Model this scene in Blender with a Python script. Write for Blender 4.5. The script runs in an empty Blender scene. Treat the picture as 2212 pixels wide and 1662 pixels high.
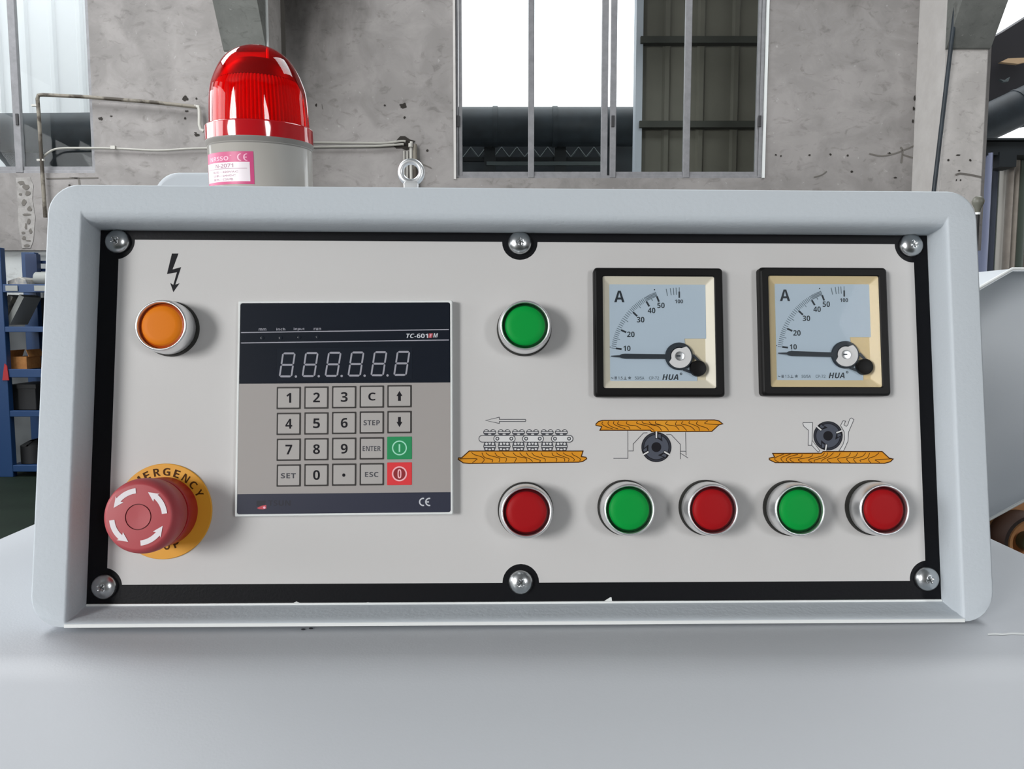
import bpy, bmesh, math, random
from math import sin, cos, pi, radians as R_
from mathutils import Vector, Matrix
from mathutils.geometry import tessellate_polygon

S = bpy.context.scene
C = S.collection
random.seed(7)

# ------------------------------------------------------------------ camera, world, lights, exposure
F, CX, CY = 1660.0, 1106.0, 831.0            # focal length and centre of the 2212 x 1662 frame
CAM = Vector((0, 0, 1.35))
PITCH = R_(5)
cd = bpy.data.cameras.new('camera'); cam = bpy.data.objects.new('camera', cd); C.objects.link(cam)
cam.location = CAM; cam.rotation_euler = (R_(90) - PITCH, 0, 0)
cd.sensor_width = 36; cd.lens = 36 * F / 2212; cd.clip_start = 0.01; cd.clip_end = 200
S.camera = cam
w = bpy.data.worlds.new('overcast_sky'); S.world = w; w.use_nodes = True
bg = w.node_tree.nodes['Background']; bg.inputs[0].default_value = (0.93, 0.97, 1.0, 1); bg.inputs[1].default_value = 2.3


def area(name, loc, target, sx, sy, power, col=(1, 1, 1)):
    l = bpy.data.lights.new(name, 'AREA'); l.shape = 'RECTANGLE'; l.size = sx; l.size_y = sy
    l.energy = power; l.color = col
    o = bpy.data.objects.new(name, l); C.objects.link(o); o.location = loc
    o.rotation_euler = (Vector(target) - Vector(loc)).to_track_quat('-Z', 'Z').to_euler()
    return o


# daylight: the open gate behind the viewer, the tall windows of the left hall wall, one roof light, plus two added fill lights
area('gate_daylight', (-7.4, -7.95, 3.3), (0, 0.4, 1.4), 3.0, 3.6, 930, (1.0, 0.995, 0.985))
for yy, pw in ((-0.8, 70), (1.6, 70), (3.8, 70)):
    area('window_daylight', (-6.05, yy, 2.9), (0, yy + 0.8, 1.9), 1.5, 3.0, pw, (0.97, 0.985, 1.0))
area('front_fill', (5.0, -7.9, 3.0), (0.3, 0.5, 1.4), 2.0, 2.5, 310, (0.97, 0.985, 1.0))  # added fill for the hood and right wall, no window here
area('overhead_light', (-4.6, 4.0, 6.4), (-4.6, 4.001, 0), 2.8, 3.2, 390, (0.95, 0.98, 1.0))
area('overhead_light', (3.2, 3.2, 6.4), (3.2, 3.201, 0), 2.8, 3.2, 210, (0.95, 0.98, 1.0))  # added overhead fill for the deck and the right of the wall
S.view_settings.view_transform = 'Standard'; S.view_settings.look = 'None'
S.view_settings.gamma = 1; S.view_settings.use_curve_mapping = False
S.view_settings.exposure = 0.0

# ------------------------------------------------------------------ frames of reference
CW = Matrix(((1, 0, 0), (0, -sin(PITCH), cos(PITCH)), (0, -cos(PITCH), -sin(PITCH))))   # camera axes -> world
RP = Matrix(((9.99697237e-01, -3.22517293e-04, 2.46034476e-02),
             (1.42742916e-03, -9.97469929e-01, -7.10753353e-02),
             (2.45641221e-02, 7.10889360e-02, -9.97167472e-01)))                          # panel axes -> camera axes
TP = Vector((0.0052051787, 0.01384049675, 0.42194503717))
MP = Matrix.Translation(CW @ TP + CAM) @ (CW @ RP).to_4x4()       # the control panel's own frame: x right, y up, z out of the plate
RPT = RP.transposed(); OP = -(RPT @ TP)


def ray(x, y): return Vector(((x - CX) / F, (y - CY) / F, 1))


def PX(x, y, h=0.0):
    """point of the control panel at height h (m) above the plate, as measured in the photograph"""
    d = RPT @ ray(x, y); s = (h - OP.z) / d.z
    return OP + d * s


def WX(x, y, Y):
    d = CW @ ray(x, y); return CAM + d * (Y / d.y)


def ZX(x, y, Z):
    d = CW @ ray(x, y); return CAM + d * ((Z - CAM.z) / d.z)


# ------------------------------------------------------------------ materials
def lin(h):
    h = h.lstrip('#'); out = []
    for i in (0, 2, 4):
        c = int(h[i:i + 2], 16) / 255
        out.append(c / 12.92 if c <= 0.04045 else ((c + 0.055) / 1.055) ** 2.4)
    return (*out, 1)


M = {}


def mat(name, col, rough=0.5, metal=0.0, bump=None, var=None, coat=0.0, spec=0.5, trans=0.0, emit=None):
    m = bpy.data.materials.new(name); m.use_nodes = True; nt = m.node_tree
    b = nt.nodes['Principled BSDF']
    col = lin(col) if isinstance(col, str) else (*col, 1)
    b.inputs['Base Color'].default_value = col; b.inputs['Roughness'].default_value = rough
    b.inputs['Metallic'].default_value = metal; b.inputs['Specular IOR Level'].default_value = spec
    b.inputs['Coat Weight'].default_value = coat; b.inputs['Coat Roughness'].default_value = 0.08
    b.inputs['Transmission Weight'].default_value = trans
    if emit:
        b.inputs['Emission Color'].default_value = col; b.inputs['Emission Strength'].default_value = emit
    tc = nt.nodes.new('ShaderNodeTexCoord')
    if var:                                   # (scale, amount, detail, second colour)
        n = nt.nodes.new('ShaderNodeTexNoise'); n.inputs['Scale'].default_value = var[0]; n.inputs['Detail'].default_value = var[2]
        n.inputs['Roughness'].default_value = 0.65
        nt.links.new(tc.outputs['Object'], n.inputs['Vector'])
        r = nt.nodes.new('ShaderNodeValToRGB'); r.color_ramp.elements[0].position = 0.5 - var[1]; r.color_ramp.elements[1].position = 0.5 + var[1]
        r.color_ramp.elements[0].color = col; r.color_ramp.elements[1].color = lin(var[3])
        nt.links.new(n.outputs['Fac'], r.inputs[0]); nt.links.new(r.outputs[0], b.inputs['Base Color'])
    if bump:                                  # (scale, strength, distance)
        n = nt.nodes.new('ShaderNodeTexNoise'); n.inputs['Scale'].default_value = bump[0]; n.inputs['Detail'].default_value = 3
        nt.links.new(tc.outputs['Object'], n.inputs['Vector'])
        bp = nt.nodes.new('ShaderNodeBump'); bp.inputs['Strength'].default_value = bump[1]; bp.inputs['Distance'].default_value = bump[2]
        nt.links.new(n.outputs['Fac'], bp.inputs['Height']); nt.links.new(bp.outputs[0], b.inputs['Normal'])
    M[name] = m
    return m


def schlick(nt, f0):
    lw = nt.nodes.new('ShaderNodeLayerWeight'); p = nt.nodes.new('ShaderNodeMath'); p.operation = 'POWER'; p.inputs[1].default_value = 5
    m = nt.nodes.new('ShaderNodeMath'); m.operation = 'MULTIPLY_ADD'; m.inputs[1].default_value = 1 - f0; m.inputs[2].default_value = f0
    lw.inputs['Blend'].default_value = 0.5
    nt.links.new(lw.outputs['Facing'], p.inputs[0]); nt.links.new(p.outputs[0], m.inputs[0]); return m.outputs[0]


def glassy(name, tint, gloss=1.0, rough=0.02, ior=1.45):
    """clear sheet: what lies behind shows through, tinted, and the surface mirrors at grazing angles"""
    m = bpy.data.materials.new(name); m.use_nodes = True; nt = m.node_tree; nt.nodes.clear()
    out = nt.nodes.new('ShaderNodeOutputMaterial'); mx = nt.nodes.new('ShaderNodeMixShader')
    t = nt.nodes.new('ShaderNodeBsdfTransparent'); t.inputs[0].default_value = (*tint, 1)
    g = nt.nodes.new('ShaderNodeBsdfGlossy'); g.inputs['Roughness'].default_value = rough; g.inputs['Color'].default_value = (gloss, gloss, gloss, 1)
    nt.links.new(schlick(nt, ((ior - 1) / (ior + 1)) ** 2), mx.inputs[0]); nt.links.new(t.outputs[0], mx.inputs[1]); nt.links.new(g.outputs[0], mx.inputs[2])
    nt.links.new(mx.outputs[0], out.inputs[0]); M[name] = m
    return m


def plaster(name, base, dark, light, scale=1.0, stain_shade=()):
    """old lime plaster: broad blotches, fine trowel streaks, scuffs"""
    m = bpy.data.materials.new(name); m.use_nodes = True; nt = m.node_tree; b = nt.nodes['Principled BSDF']
    b.inputs['Roughness'].default_value = 0.9; b.inputs['Specular IOR Level'].default_value = 0.2
    tc = nt.nodes.new('ShaderNodeTexCoord')

    def noise(sc, det, vec=(1, 1, 1), dist=0.0):
        mp = nt.nodes.new('ShaderNodeMapping'); mp.inputs['Scale'].default_value = vec
        nt.links.new(tc.outputs['Object'], mp.inputs['Vector'])
        n = nt.nodes.new('ShaderNodeTexNoise'); n.inputs['Scale'].default_value = sc * scale; n.inputs['Detail'].default_value = det
        n.inputs['Roughness'].default_value = 0.62; n.inputs['Distortion'].default_value = dist
        nt.links.new(mp.outputs[0], n.inputs['Vector']); return n.outputs['Fac']

    def ramp(f, a, bb, c0, c1):
        r = nt.nodes.new('ShaderNodeValToRGB'); e = r.color_ramp.elements
        e[0].position = a; e[1].position = bb; e[0].color = c0; e[1].color = c1
        nt.links.new(f, r.inputs[0]); return r.outputs[0]

    def mix(mode, fac, a, bb):
        x = nt.nodes.new('ShaderNodeMix'); x.data_type = 'RGBA'; x.blend_type = mode
        if isinstance(fac, float): x.inputs[0].default_value = fac
        else: nt.links.new(fac, x.inputs[0])
        nt.links.new(a, x.inputs[6]); nt.links.new(bb, x.inputs[7]); return x.outputs[2]
    c = ramp(noise(0.55, 5, (1, 1, 0.6)), 0.36, 0.62, lin(dark), lin(light))
    c2 = ramp(noise(3.2, 8, (1, 1, 1.2), 0.6), 0.40, 0.62, lin(dark), lin(light))
    c = mix('MIX', 0.42, c, c2)
    sc = ramp(noise(10, 7, (0.75, 1, 1.25), 0.9), 0.56, 0.68, (1, 1, 1, 1), (0.62, 0.61, 0.60, 1))
    c = mix('MULTIPLY', 0.6, c, sc)
    fl = ramp(noise(16, 4, (1, 1, 1), 0.3), 0.66, 0.72, (0, 0, 0, 1), (0.10, 0.10, 0.10, 1))
    c = mix('ADD', 1.0, c, fl)
    if stain_shade:
        for (sx, sz, rx, rz, k) in stain_shade:
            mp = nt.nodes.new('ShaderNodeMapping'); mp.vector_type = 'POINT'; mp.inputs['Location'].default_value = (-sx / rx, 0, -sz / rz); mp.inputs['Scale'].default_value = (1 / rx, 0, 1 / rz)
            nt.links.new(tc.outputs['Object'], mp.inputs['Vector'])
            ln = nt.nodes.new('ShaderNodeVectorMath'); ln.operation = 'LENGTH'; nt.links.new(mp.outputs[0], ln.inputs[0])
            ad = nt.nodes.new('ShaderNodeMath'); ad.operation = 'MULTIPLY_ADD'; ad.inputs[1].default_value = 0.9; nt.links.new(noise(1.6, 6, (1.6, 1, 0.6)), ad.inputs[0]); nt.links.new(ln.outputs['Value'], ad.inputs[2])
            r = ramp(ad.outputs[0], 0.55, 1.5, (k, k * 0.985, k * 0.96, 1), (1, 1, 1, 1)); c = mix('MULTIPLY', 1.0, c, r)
    nt.links.new(c, b.inputs['Base Color'])
    bp = nt.nodes.new('ShaderNodeBump'); bp.inputs['Strength'].default_value = 0.25; bp.inputs['Distance'].default_value = 0.01
    nt.links.new(noise(12, 8), bp.inputs['Height']); nt.links.new(bp.outputs[0], b.inputs['Normal'])
    M[name] = m


GREY = 'c4cbd1'
mat('enamel', GREY, 0.5, bump=(420, 0.35, 0.0006), spec=0.12)
mat('hood_enamel', 'd3d8dd', 0.5, spec=0.25)
mat('deck_enamel', 'c3c7cb', 0.5, bump=(900, 0.12, 0.0004), var=(2.5, 0.3, 3, 'bdc0c6'))
mat('edge_white', 'e4e7e6', 0.5)
mat('plate_black', '08090e', 0.5, bump=(700, 0.25, 0.0003), spec=0.2)
mat('plate_cream', 'c7c6c5', 0.5, bump=(1300, 0.10, 0.0003), var=(6, 0.35, 3, 'cbc9c8'))
mat('ink', '1d1c21', 0.6, spec=0.15)
mat('ink_brown', '4a2a08', 0.6, spec=0.15)
mat('ink_grey', '4c4d52', 0.6, spec=0.15)
mat('ink_light', 'd6d6d6', 0.6, spec=0.15)
mat('ink_wood', 'de9a2e', 0.6, spec=0.15, var=(60, 0.25, 2, 'd58a1b'))
mat('ink_steel', '50545f', 0.6, spec=0.15)
mat('ink_steel_dark', '33353d', 0.6, spec=0.15)
mat('chrome', (0.86, 0.87, 0.88), 0.36, 1.0)
mat('zinc', (0.55, 0.57, 0.58), 0.28, 1.0); mat('zinc_pale', (0.80, 0.82, 0.83), 0.42, 1.0)
mat('zinc_dark', (0.12, 0.125, 0.13), 0.35, 1.0)
mat('rubber', '14140f', 0.6)
mat('black_plastic', '0b0a0a', 0.45, spec=0.2)
mat('lens_orange', 'e07c14', 0.5, spec=0.16); mat('lens_orange_rim', 'b84a08', 0.3, spec=0.4)
mat('lens_green', '02963c', 0.5, spec=0.16); mat('lens_green_rim', '04401c', 0.3, spec=0.4)
mat('lens_red', 'a01016', 0.5, spec=0.16); mat('lens_red_rim', '4a060c', 0.3, spec=0.4)
mat('stop_red', 'b0454b', 0.48); mat('stop_collar', 'a81418', 0.42); mat('stop_groove', '6d1a20', 0.6)
mat('stop_arrow', 'e6dfe3', 0.5); mat('stop_yellow', 'e2a02a', 0.5)
mat('cream_rim', 'dcd6c4', 0.45); mat('tan_rim', 'd9c69c', 0.45)
mat('cream_base', 'd6ccb0', 0.5); mat('tan_base', 'd6bf8c', 0.5)
mat('dial_blue', 'aebfcd', 0.5); mat('dial_ink', '16222c', 0.5); mat('dial_grey', '55646f', 0.5)
mat('key_grey', 'aaa6a3', 0.5); mat('keypad_grey', 'a09b98', 0.5, bump=(900, 0.06, 0.0003)); mat('key_frame', '2a2624', 0.5)
mat('key_green', '0f8a52', 0.5); mat('key_red', 'dc2f35', 0.5); mat('key_mint', '9fe0c4', 0.5); mat('key_pink', 'f4b6bd', 0.5); mat('key_maroon', '8e1820', 0.5)
mat('display_navy', '161c26', 0.22); mat('foot_navy', '2c2f40', 0.4); mat('segment', '9a9aa4', 0.5); mat('segment_dim', '191f29', 0.22)
mat('logo_dark', '1b1d2a', 0.5); mat('logo_red', 'c64a55', 0.5); mat('print_white', 'c9ccd2', 0.5); mat('print_red', 'a8464a', 0.5)
mat('beacon_grey', 'b9b5ae', 0.16, coat=0.5); mat('beacon_seal', '8a8782', 0.5)
mat('label_pink', 'cf4c80', 0.4); mat('label_white', 'f0e6ea', 0.4); mat('label_ink', 'b48a9a', 0.5); mat('label_pale', 'f6bcd2', 0.4)
plaster('plaster', 'a39f9a', '7c7977', 'a09c9a', stain_shade=((-1.7, 4.3, 1.1, 1.5, 0.34), (2.9, 4.3, 0.7, 0.6, 0.75)))  # zone beside the left pillar: stain plus the pillar's shadow painted in
plaster('plaster_pillar', 'b9b5b0', 'a39f9c', 'c0bcb9', 1.4); plaster('concrete_shaded', '8a8c88', '6f716e', '868884', 1.4)  # corbel concrete, darkened to paint in the shade on its slope
plaster('plaster_dado', 'c4c6c6', 'b4b8b8', 'c9cbca')
mat('plaster_pale', 'd3d0cd', 0.9, var=(5, 0.2, 5, 'c4c0bd'))
mat('pit_dark', '2a2622', 0.9); mat('crack', '6a6661', 0.9)
mat('flaked', '8a8784', 0.9, var=(9, 0.1, 6, 'a19e9b'))
mat('aluminium', '88888b', 0.5, 0.0, var=(14, 0.2, 4, '77777a'))
mat('latch', '2b2a2c', 0.5)
glassy('window_glass', (0.96, 0.975, 0.97), 0.8, 0.02, 1.25); glassy('meter_glass', (0.995, 0.995, 0.995), 0.3, 0.02, 1.12)
mat('conduit_rusty', '7d776c', 0.6, var=(6, 0.06, 4, '3d362d')); mat('conduit_white', 'b9b7b0', 0.5); mat('cable_grey', 'a7a59e', 0.5)
mat('floor_green', '121b15', 0.7, var=(3, 0.2, 4, '18231b'), spec=0.15)
mat('ceiling_grey', '8d9092', 0.9)
mat('shelf_blue', '113660', 0.45); mat('bay_dark', '3a3d40', 0.6, var=(1.5, 0.1, 3, '5a5e60')); mat('shelf_navy', '142a4e', 0.5)
mat('carton', 'a8743e', 0.8, var=(20, 0.2, 3, '8e5c2c')); mat('dark_box', '17181a', 0.6); mat('red_tag', '9c1c24', 0.5); mat('part_grey', '6f7276', 0.5, var=(20, 0.15, 3, 'a39f96')); mat('steel_plate', '8c8f8c', 0.5)
mat('duct_black', '1b2228', 0.5, var=(4, 0.2, 5, '2c363e')); mat('beam_dark', '20262a', 0.6); mat('canopy_black', '1e1c22', 0.7)
mat('sheet_white', 'f2f4f6', 0.6); mat('sheet_olive', '6a675d', 0.7, var=(2, 0.25, 5, '5c5a51')); mat('rail_dark', '34352f', 0.7); mat('sheet_trim', 'a3a9b2', 0.6)
mat('yard', '7c7d7c', 0.9, var=(2, 0.2, 4, '6e6f6e')); mat('machinery', '252d33', 0.6, var=(4, 0.2, 4, '161c22')); mat('lattice', '5c6668', 0.6)
mat('door_blue', 'aab2d2', 0.5); mat('door_dark', '3c4250', 0.5); mat('door_tan', 'a39a90', 0.55, var=(5, 0.2, 3, '8b837a')); mat('door_pale', 'c9c4bb', 0.5); mat('door_green', '566058', 0.5); mat('plank', 'd6b690', 0.7)
mat('orange_wood', 'dba273', 0.6, var=(7, 0.2, 4, 'c98a52')); mat('dark_ring', '2a1710', 0.5); mat('bearing_green', '5a6a58', 0.4)
mat('bulb', '66665c', 0.45)


def beacon_mats():
    m = bpy.data.materials.new('beacon_red'); m.use_nodes = True; nt = m.node_tree; nt.nodes.clear()
    out = nt.nodes.new('ShaderNodeOutputMaterial'); mx = nt.nodes.new('ShaderNodeMixShader')
    t = nt.nodes.new('ShaderNodeBsdfTransparent'); t.inputs[0].default_value = (0.98, 0.035, 0.04, 1)
    g = nt.nodes.new('ShaderNodeBsdfGlossy'); g.inputs['Roughness'].default_value = 0.03
    d = nt.nodes.new('ShaderNodeBsdfTranslucent'); d.inputs[0].default_value = (0.9, 0.015, 0.02, 1)
    m2 = nt.nodes.new('ShaderNodeMixShader'); m2.inputs[0].default_value = 0.03
    nt.links.new(t.outputs[0], m2.inputs[1]); nt.links.new(d.outputs[0], m2.inputs[2])
    nt.links.new(schlick(nt, 0.04), mx.inputs[0]); nt.links.new(m2.outputs[0], mx.inputs[1]); nt.links.new(g.outputs[0], mx.inputs[2])
    nt.links.new(mx.outputs[0], out.inputs[0]); M['beacon_red'] = m
    m = bpy.data.materials.new('beacon_lens'); m.use_nodes = True; nt = m.node_tree; nt.nodes.clear()
    out = nt.nodes.new('ShaderNodeOutputMaterial'); mx = nt.nodes.new('ShaderNodeMixShader'); mx.inputs[0].default_value = 0.3
    d = nt.nodes.new('ShaderNodeBsdfDiffuse'); d.inputs[0].default_value = (1.0, 0.15, 0.14, 1)
    t = nt.nodes.new('ShaderNodeBsdfTranslucent'); t.inputs[0].default_value = (1.0, 0.15, 0.14, 1)
    nt.links.new(d.outputs[0], mx.inputs[1]); nt.links.new(t.outputs[0], mx.inputs[2]); nt.links.new(mx.outputs[0], out.inputs[0])
    M['beacon_lens'] = m
    mat('beacon_rim', 'c0101c', 0.08, coat=0.8)
    mat('beacon_inner', '7c0a10', 0.4)


beacon_mats()


# ------------------------------------------------------------------ mesh helpers
class MB:
    def __init__(s): s.v = []; s.f = []; s.m = []

    def add(s, vs, fs, m):
        n = len(s.v); s.v += [tuple(x) for x in vs]
        for f in fs: s.f.append([i + n for i in f]); s.m.append(m)
        return s

    def box(s, x0, x1, y0, y1, z0, z1, m):
        vs = [(x, y, z) for z in (z0, z1) for y in (y0, y1) for x in (x0, x1)]
        return s.add(vs, [(0, 2, 3, 1), (4, 5, 7, 6), (0, 1, 5, 4), (2, 6, 7, 3), (0, 4, 6, 2), (1, 3, 7, 5)], m)

    def obox(s, c, ax, ay, az, m):
        """box about centre c with half-extent vectors"""
        c, ax, ay, az = map(Vector, (c, ax, ay, az))
        vs = [c + ax * i + ay * j + az * k for k in (-1, 1) for j in (-1, 1) for i in (-1, 1)]
        return s.add(vs, [(0, 2, 3, 1), (4, 5, 7, 6), (0, 1, 5, 4), (2, 6, 7, 3), (0, 4, 6, 2), (1, 3, 7, 5)], m)

    def loft(s, loops, m, cap0=True, cap1=True):
        n = len(loops[0]); vs = [p for l in loops for p in l]; fs = []
        for k in range(len(loops) - 1):
            for i in range(n):
                j = (i + 1) % n; fs.append((k * n + i, k * n + j, (k + 1) * n + j, (k + 1) * n + i))
        if cap0: fs.append(tuple(reversed(range(n))))
        if cap1: fs.append(tuple((len(loops) - 1) * n + i for i in range(n)))
        return s.add(vs, fs, m)

    def lathe(s, prof, m, n=48, c=(0, 0), cap0=False, cap1=True):
        return s.loft([[(c[0] + r * cos(2 * pi * i / n), c[1] + r * sin(2 * pi * i / n), z) for i in range(n)] for r, z in prof], m, cap0, cap1)

    def tube(s, path, r, m, n=10):
        path = [Vector(p) for p in path]; loops = []; up = None
        for i, p in enumerate(path):
            t = (path[min(i + 1, len(path) - 1)] - path[max(i - 1, 0)]).normalized()
            if up is None: up = Vector((0, 0, 1)) if abs(t.z) < 0.9 else Vector((0, 1, 0))
            a = t.cross(up).normalized(); b = a.cross(t).normalized(); up = b
            rr = r[i] if isinstance(r, (list, tuple)) else r
            loops.append([p + (a * cos(2 * pi * k / n) + b * sin(2 * pi * k / n)) * rr for k in range(n)])
        return s.loft(loops, m)

    def poly(s, pts, fn, m):
        vs = [fn(*p) for p in pts]
        tris = tessellate_polygon([[Vector((p[0], p[1], 0)) for p in pts]])
        return s.add(vs, [tuple(t) for t in tris], m)

    def slab(s, pts, z0, z1, m):
        """flat outline with thickness"""
        n = len(pts); vs = [(x, y, z0) for x, y in pts] + [(x, y, z1) for x, y in pts]
        tris = tessellate_polygon([[Vector((x, y, 0)) for x, y in pts]])
        return s.add(vs, [tuple(t) for t in tris] + [tuple(i + n for i in t) for t in tris] + [(i, (i + 1) % n, (i + 1) % n + n, i + n) for i in range(n)], m)

    def ribbon(s, pts, wd, fn, m, closed=False):
        pts = [Vector((p[0], p[1])) for p in pts]; n = len(pts); L = []; Rr = []
        for i, p in enumerate(pts):
            a = pts[i - 1] if (i > 0 or closed) else None
            b = pts[(i + 1) % n] if (i < n - 1 or closed) else None
            d0 = (p - a).normalized() if a is not None and (p - a).length > 1e-9 else None
            d1 = (b - p).normalized() if b is not None and (b - p).length > 1e-9 else None
            if d0 is None: d0 = d1
            if d1 is None: d1 = d0
            n0 = Vector((-d0.y, d0.x)); n1 = Vector((-d1.y, d1.x)); mm = n0 + n1
            mm = mm.normalized() if mm.length > 1e-6 else n0
            k = min(1 / max(mm.dot(n0), 0.35), 2.2) * wd / 2
            L.append(p + mm * k); Rr.append(p - mm * k)
        vs = [fn(*q) for q in L] + [fn(*q) for q in Rr]
        fs = [(i, (i + 1) % n, (i + 1) % n + n, i + n) for i in range(n if closed else n - 1)]
        return s.add(vs, fs, m)

    def ring(s, cx, cy, r0, r1, fn, m, n=40, a0=0, a1=360):
        full = a1 - a0 >= 360; k = n if full else n + 1
        A = [R_(a0 + (a1 - a0) * i / n) for i in range(k)]
        vs = [fn(cx + r0 * cos(a), cy + r0 * sin(a)) for a in A] + [fn(cx + r1 * cos(a), cy + r1 * sin(a)) for a in A]
        return s.add(vs, [(i, (i + 1) % k, (i + 1) % k + k, i + k) for i in range(n)], m)

    def disc(s, cx, cy, rx, fn, m, ry=None, n=32):
        ry = ry or rx
        return s.add([fn(cx + rx * cos(2 * pi * i / n), cy + ry * sin(2 * pi * i / n)) for i in range(n)], [tuple(range(n))], m)

    def text(s, t, cx, cy, wd, ht, fn, m, off=0.0, shear=0.0, ang=0.0, flip=True):
        """lettering fitted into a wd x ht box about (cx, cy); flip: the fn plane's second axis points down"""
        vs, fs = glyphs(t, off, shear)
        x0 = min(v[0] for v in vs); x1 = max(v[0] for v in vs); y0 = min(v[1] for v in vs); y1 = max(v[1] for v in vs)
        sy = ht / max(y1 - y0, 1e-6); sx = (wd / max(x1 - x0, 1e-6)) if wd else sy
        k = -1 if flip else 1; out = []
        for x, y in vs:
            a = (x - (x0 + x1) / 2) * sx; b = (y - (y0 + y1) / 2) * sy * k
            out.append(fn(cx + a * cos(ang) - b * sin(ang), cy + a * sin(ang) + b * cos(ang)))
        return s.add(out, fs, m)


_G = {}
def _face(base_u, base_l, base_d):
    d = {chr(65 + i): chr(base_u + i) for i in range(26)}; d.update({chr(97 + i): chr(base_l + i) for i in range(26)}); d.update({chr(48 + i): chr(base_d + i) for i in range(10)})
    return str.maketrans(d)
BOLD = _face(0x1D5D4, 0x1D5EE, 0x1D7EC); SANS = _face(0x1D5A0, 0x1D5BA, 0x1D7E2); BITAL = _face(0x1D63C, 0x1D656, 0x1D7EC)    # sans serif letter forms


def glyphs(t, off, shear):
    if (t, off, shear) in _G: return _G[(t, off, shear)]
    cu = bpy.data.curves.new('lettering', 'FONT'); cu.body = t; cu.offset = off; cu.shear = shear; cu.resolution_u = 3
    o = bpy.data.objects.new('lettering', cu); C.objects.link(o)
    dg = bpy.context.evaluated_depsgraph_get(); me = bpy.data.meshes.new_from_object(o.evaluated_get(dg))
    r = ([(v.co.x, v.co.y) for v in me.vertices], [tuple(p.vertices) for p in me.polygons])
    bpy.data.objects.remove(o); bpy.data.curves.remove(cu); bpy.data.meshes.remove(me)
    _G[(t, off, shear)] = r
    return r


def cat(pts, k=5, closed=False):
    P = [Vector((p[0], p[1])) for p in pts]; n = len(P); out = []
    for i in range(n if closed else n - 1):
        a, b, c, d = (P[(i - 1) % n] if closed or i > 0 else P[i]), P[i], P[(i + 1) % n], (P[(i + 2) % n] if closed or i < n - 2 else P[min(i + 1, n - 1)])
        for j in range(k):
            t = j / k
            out.append(0.5 * ((2 * b) + (c - a) * t + (2 * a - 5 * b + 4 * c - d) * t * t + (3 * b - a - 3 * c + d) * t ** 3))
    if not closed: out.append(P[-1])
    return [(p.x, p.y) for p in out]


def cat3(pts, k=6):
    P = [Vector(p) for p in pts]; n = len(P); out = []
    for i in range(n - 1):
        a, b, c, d = P[max(i - 1, 0)], P[i], P[i + 1], P[min(i + 2, n - 1)]
        for j in range(k):
            t = j / k
            out.append(0.5 * ((2 * b) + (c - a) * t + (2 * a - 5 * b + 4 * c - d) * t * t + (3 * b - a - 3 * c + d) * t ** 3))
    return out + [P[-1]]


def rrect(l, r, b, t, rad, n=5):
    out = []
    rs = rad if isinstance(rad, (list, tuple)) else [rad] * 4     # tr, tl, bl, br
    for (cx, cy, a), q in zip(((r, t, 0), (l, t, 90), (l, b, 180), (r, b, 270)), rs):
        ox = cx - q if a in (0, 270) else cx + q; oy = cy - q if a in (0, 90) else cy + q
        for i in range(n + 1):
            g = R_(a + 90 * i / n); out.append((ox + q * cos(g), oy + q * sin(g)))
    return out


def at(loop, z): return [(x, y, z) for x, y in loop]


def obj(name, mb, parent=None, label=None, bevel=None, angle=32):
    me = bpy.data.meshes.new(name); me.from_pydata(mb.v, [], mb.f)
    ms = list(dict.fromkeys(mb.m))
    for k in ms: me.materials.append(M[k])
    for p, k in zip(me.polygons, mb.m): p.material_index = ms.index(k); p.use_smooth = True
    bm = bmesh.new(); bm.from_mesh(me); bmesh.ops.remove_doubles(bm, verts=bm.verts, dist=1e-7)
    bmesh.ops.recalc_face_normals(bm, faces=bm.faces); bm.to_mesh(me); bm.free()
    me.set_sharp_from_angle(angle=R_(angle))
    o = bpy.data.objects.new(name, me); C.objects.link(o)
    if parent is not None: o.parent = parent
    if label: o['label'] = label
    wn = angle <= 50
    if bevel:
        b = o.modifiers.new('bevel', 'BEVEL'); b.width = bevel; b.segments = 2; b.limit_method = 'ANGLE'; b.angle_limit = R_(40)
    if wn and len(mb.f) < 4000 and 'lens' not in name:
        q = o.modifiers.new('normals', 'WEIGHTED_NORMAL'); q.keep_sharp = True
    return o


def tag(o, label, cat_, group=None):
    o['label'] = label; o['category'] = cat_
    if group: o['group'] = group
    return o


def thing(name, label, cat_, mw, group=None):
    o = bpy.data.objects.new(name, None); C.objects.link(o); o.matrix_world = mw; o.empty_display_size = 0.02
    return tag(o, label, cat_, group)


def struct(name, mb=None, parent=None, **k):
    if mb is None:
        o = bpy.data.objects.new(name, None); C.objects.link(o)
    else: o = obj(name, mb, parent, **k)
    o['kind'] = 'structure'
    return o


def dup(root, mw, label, group=None):
    r = root.copy(); C.objects.link(r); r.matrix_world = mw; r['label'] = label
    for ch in list(root.children):
        c = ch.copy(); C.objects.link(c); c.parent = r
        for g in ch.children:
            d = g.copy(); C.objects.link(d); d.parent = c
    return r


def T(x, y, z): return Matrix.Translation((x, y, z))


mm = 0.001
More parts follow.
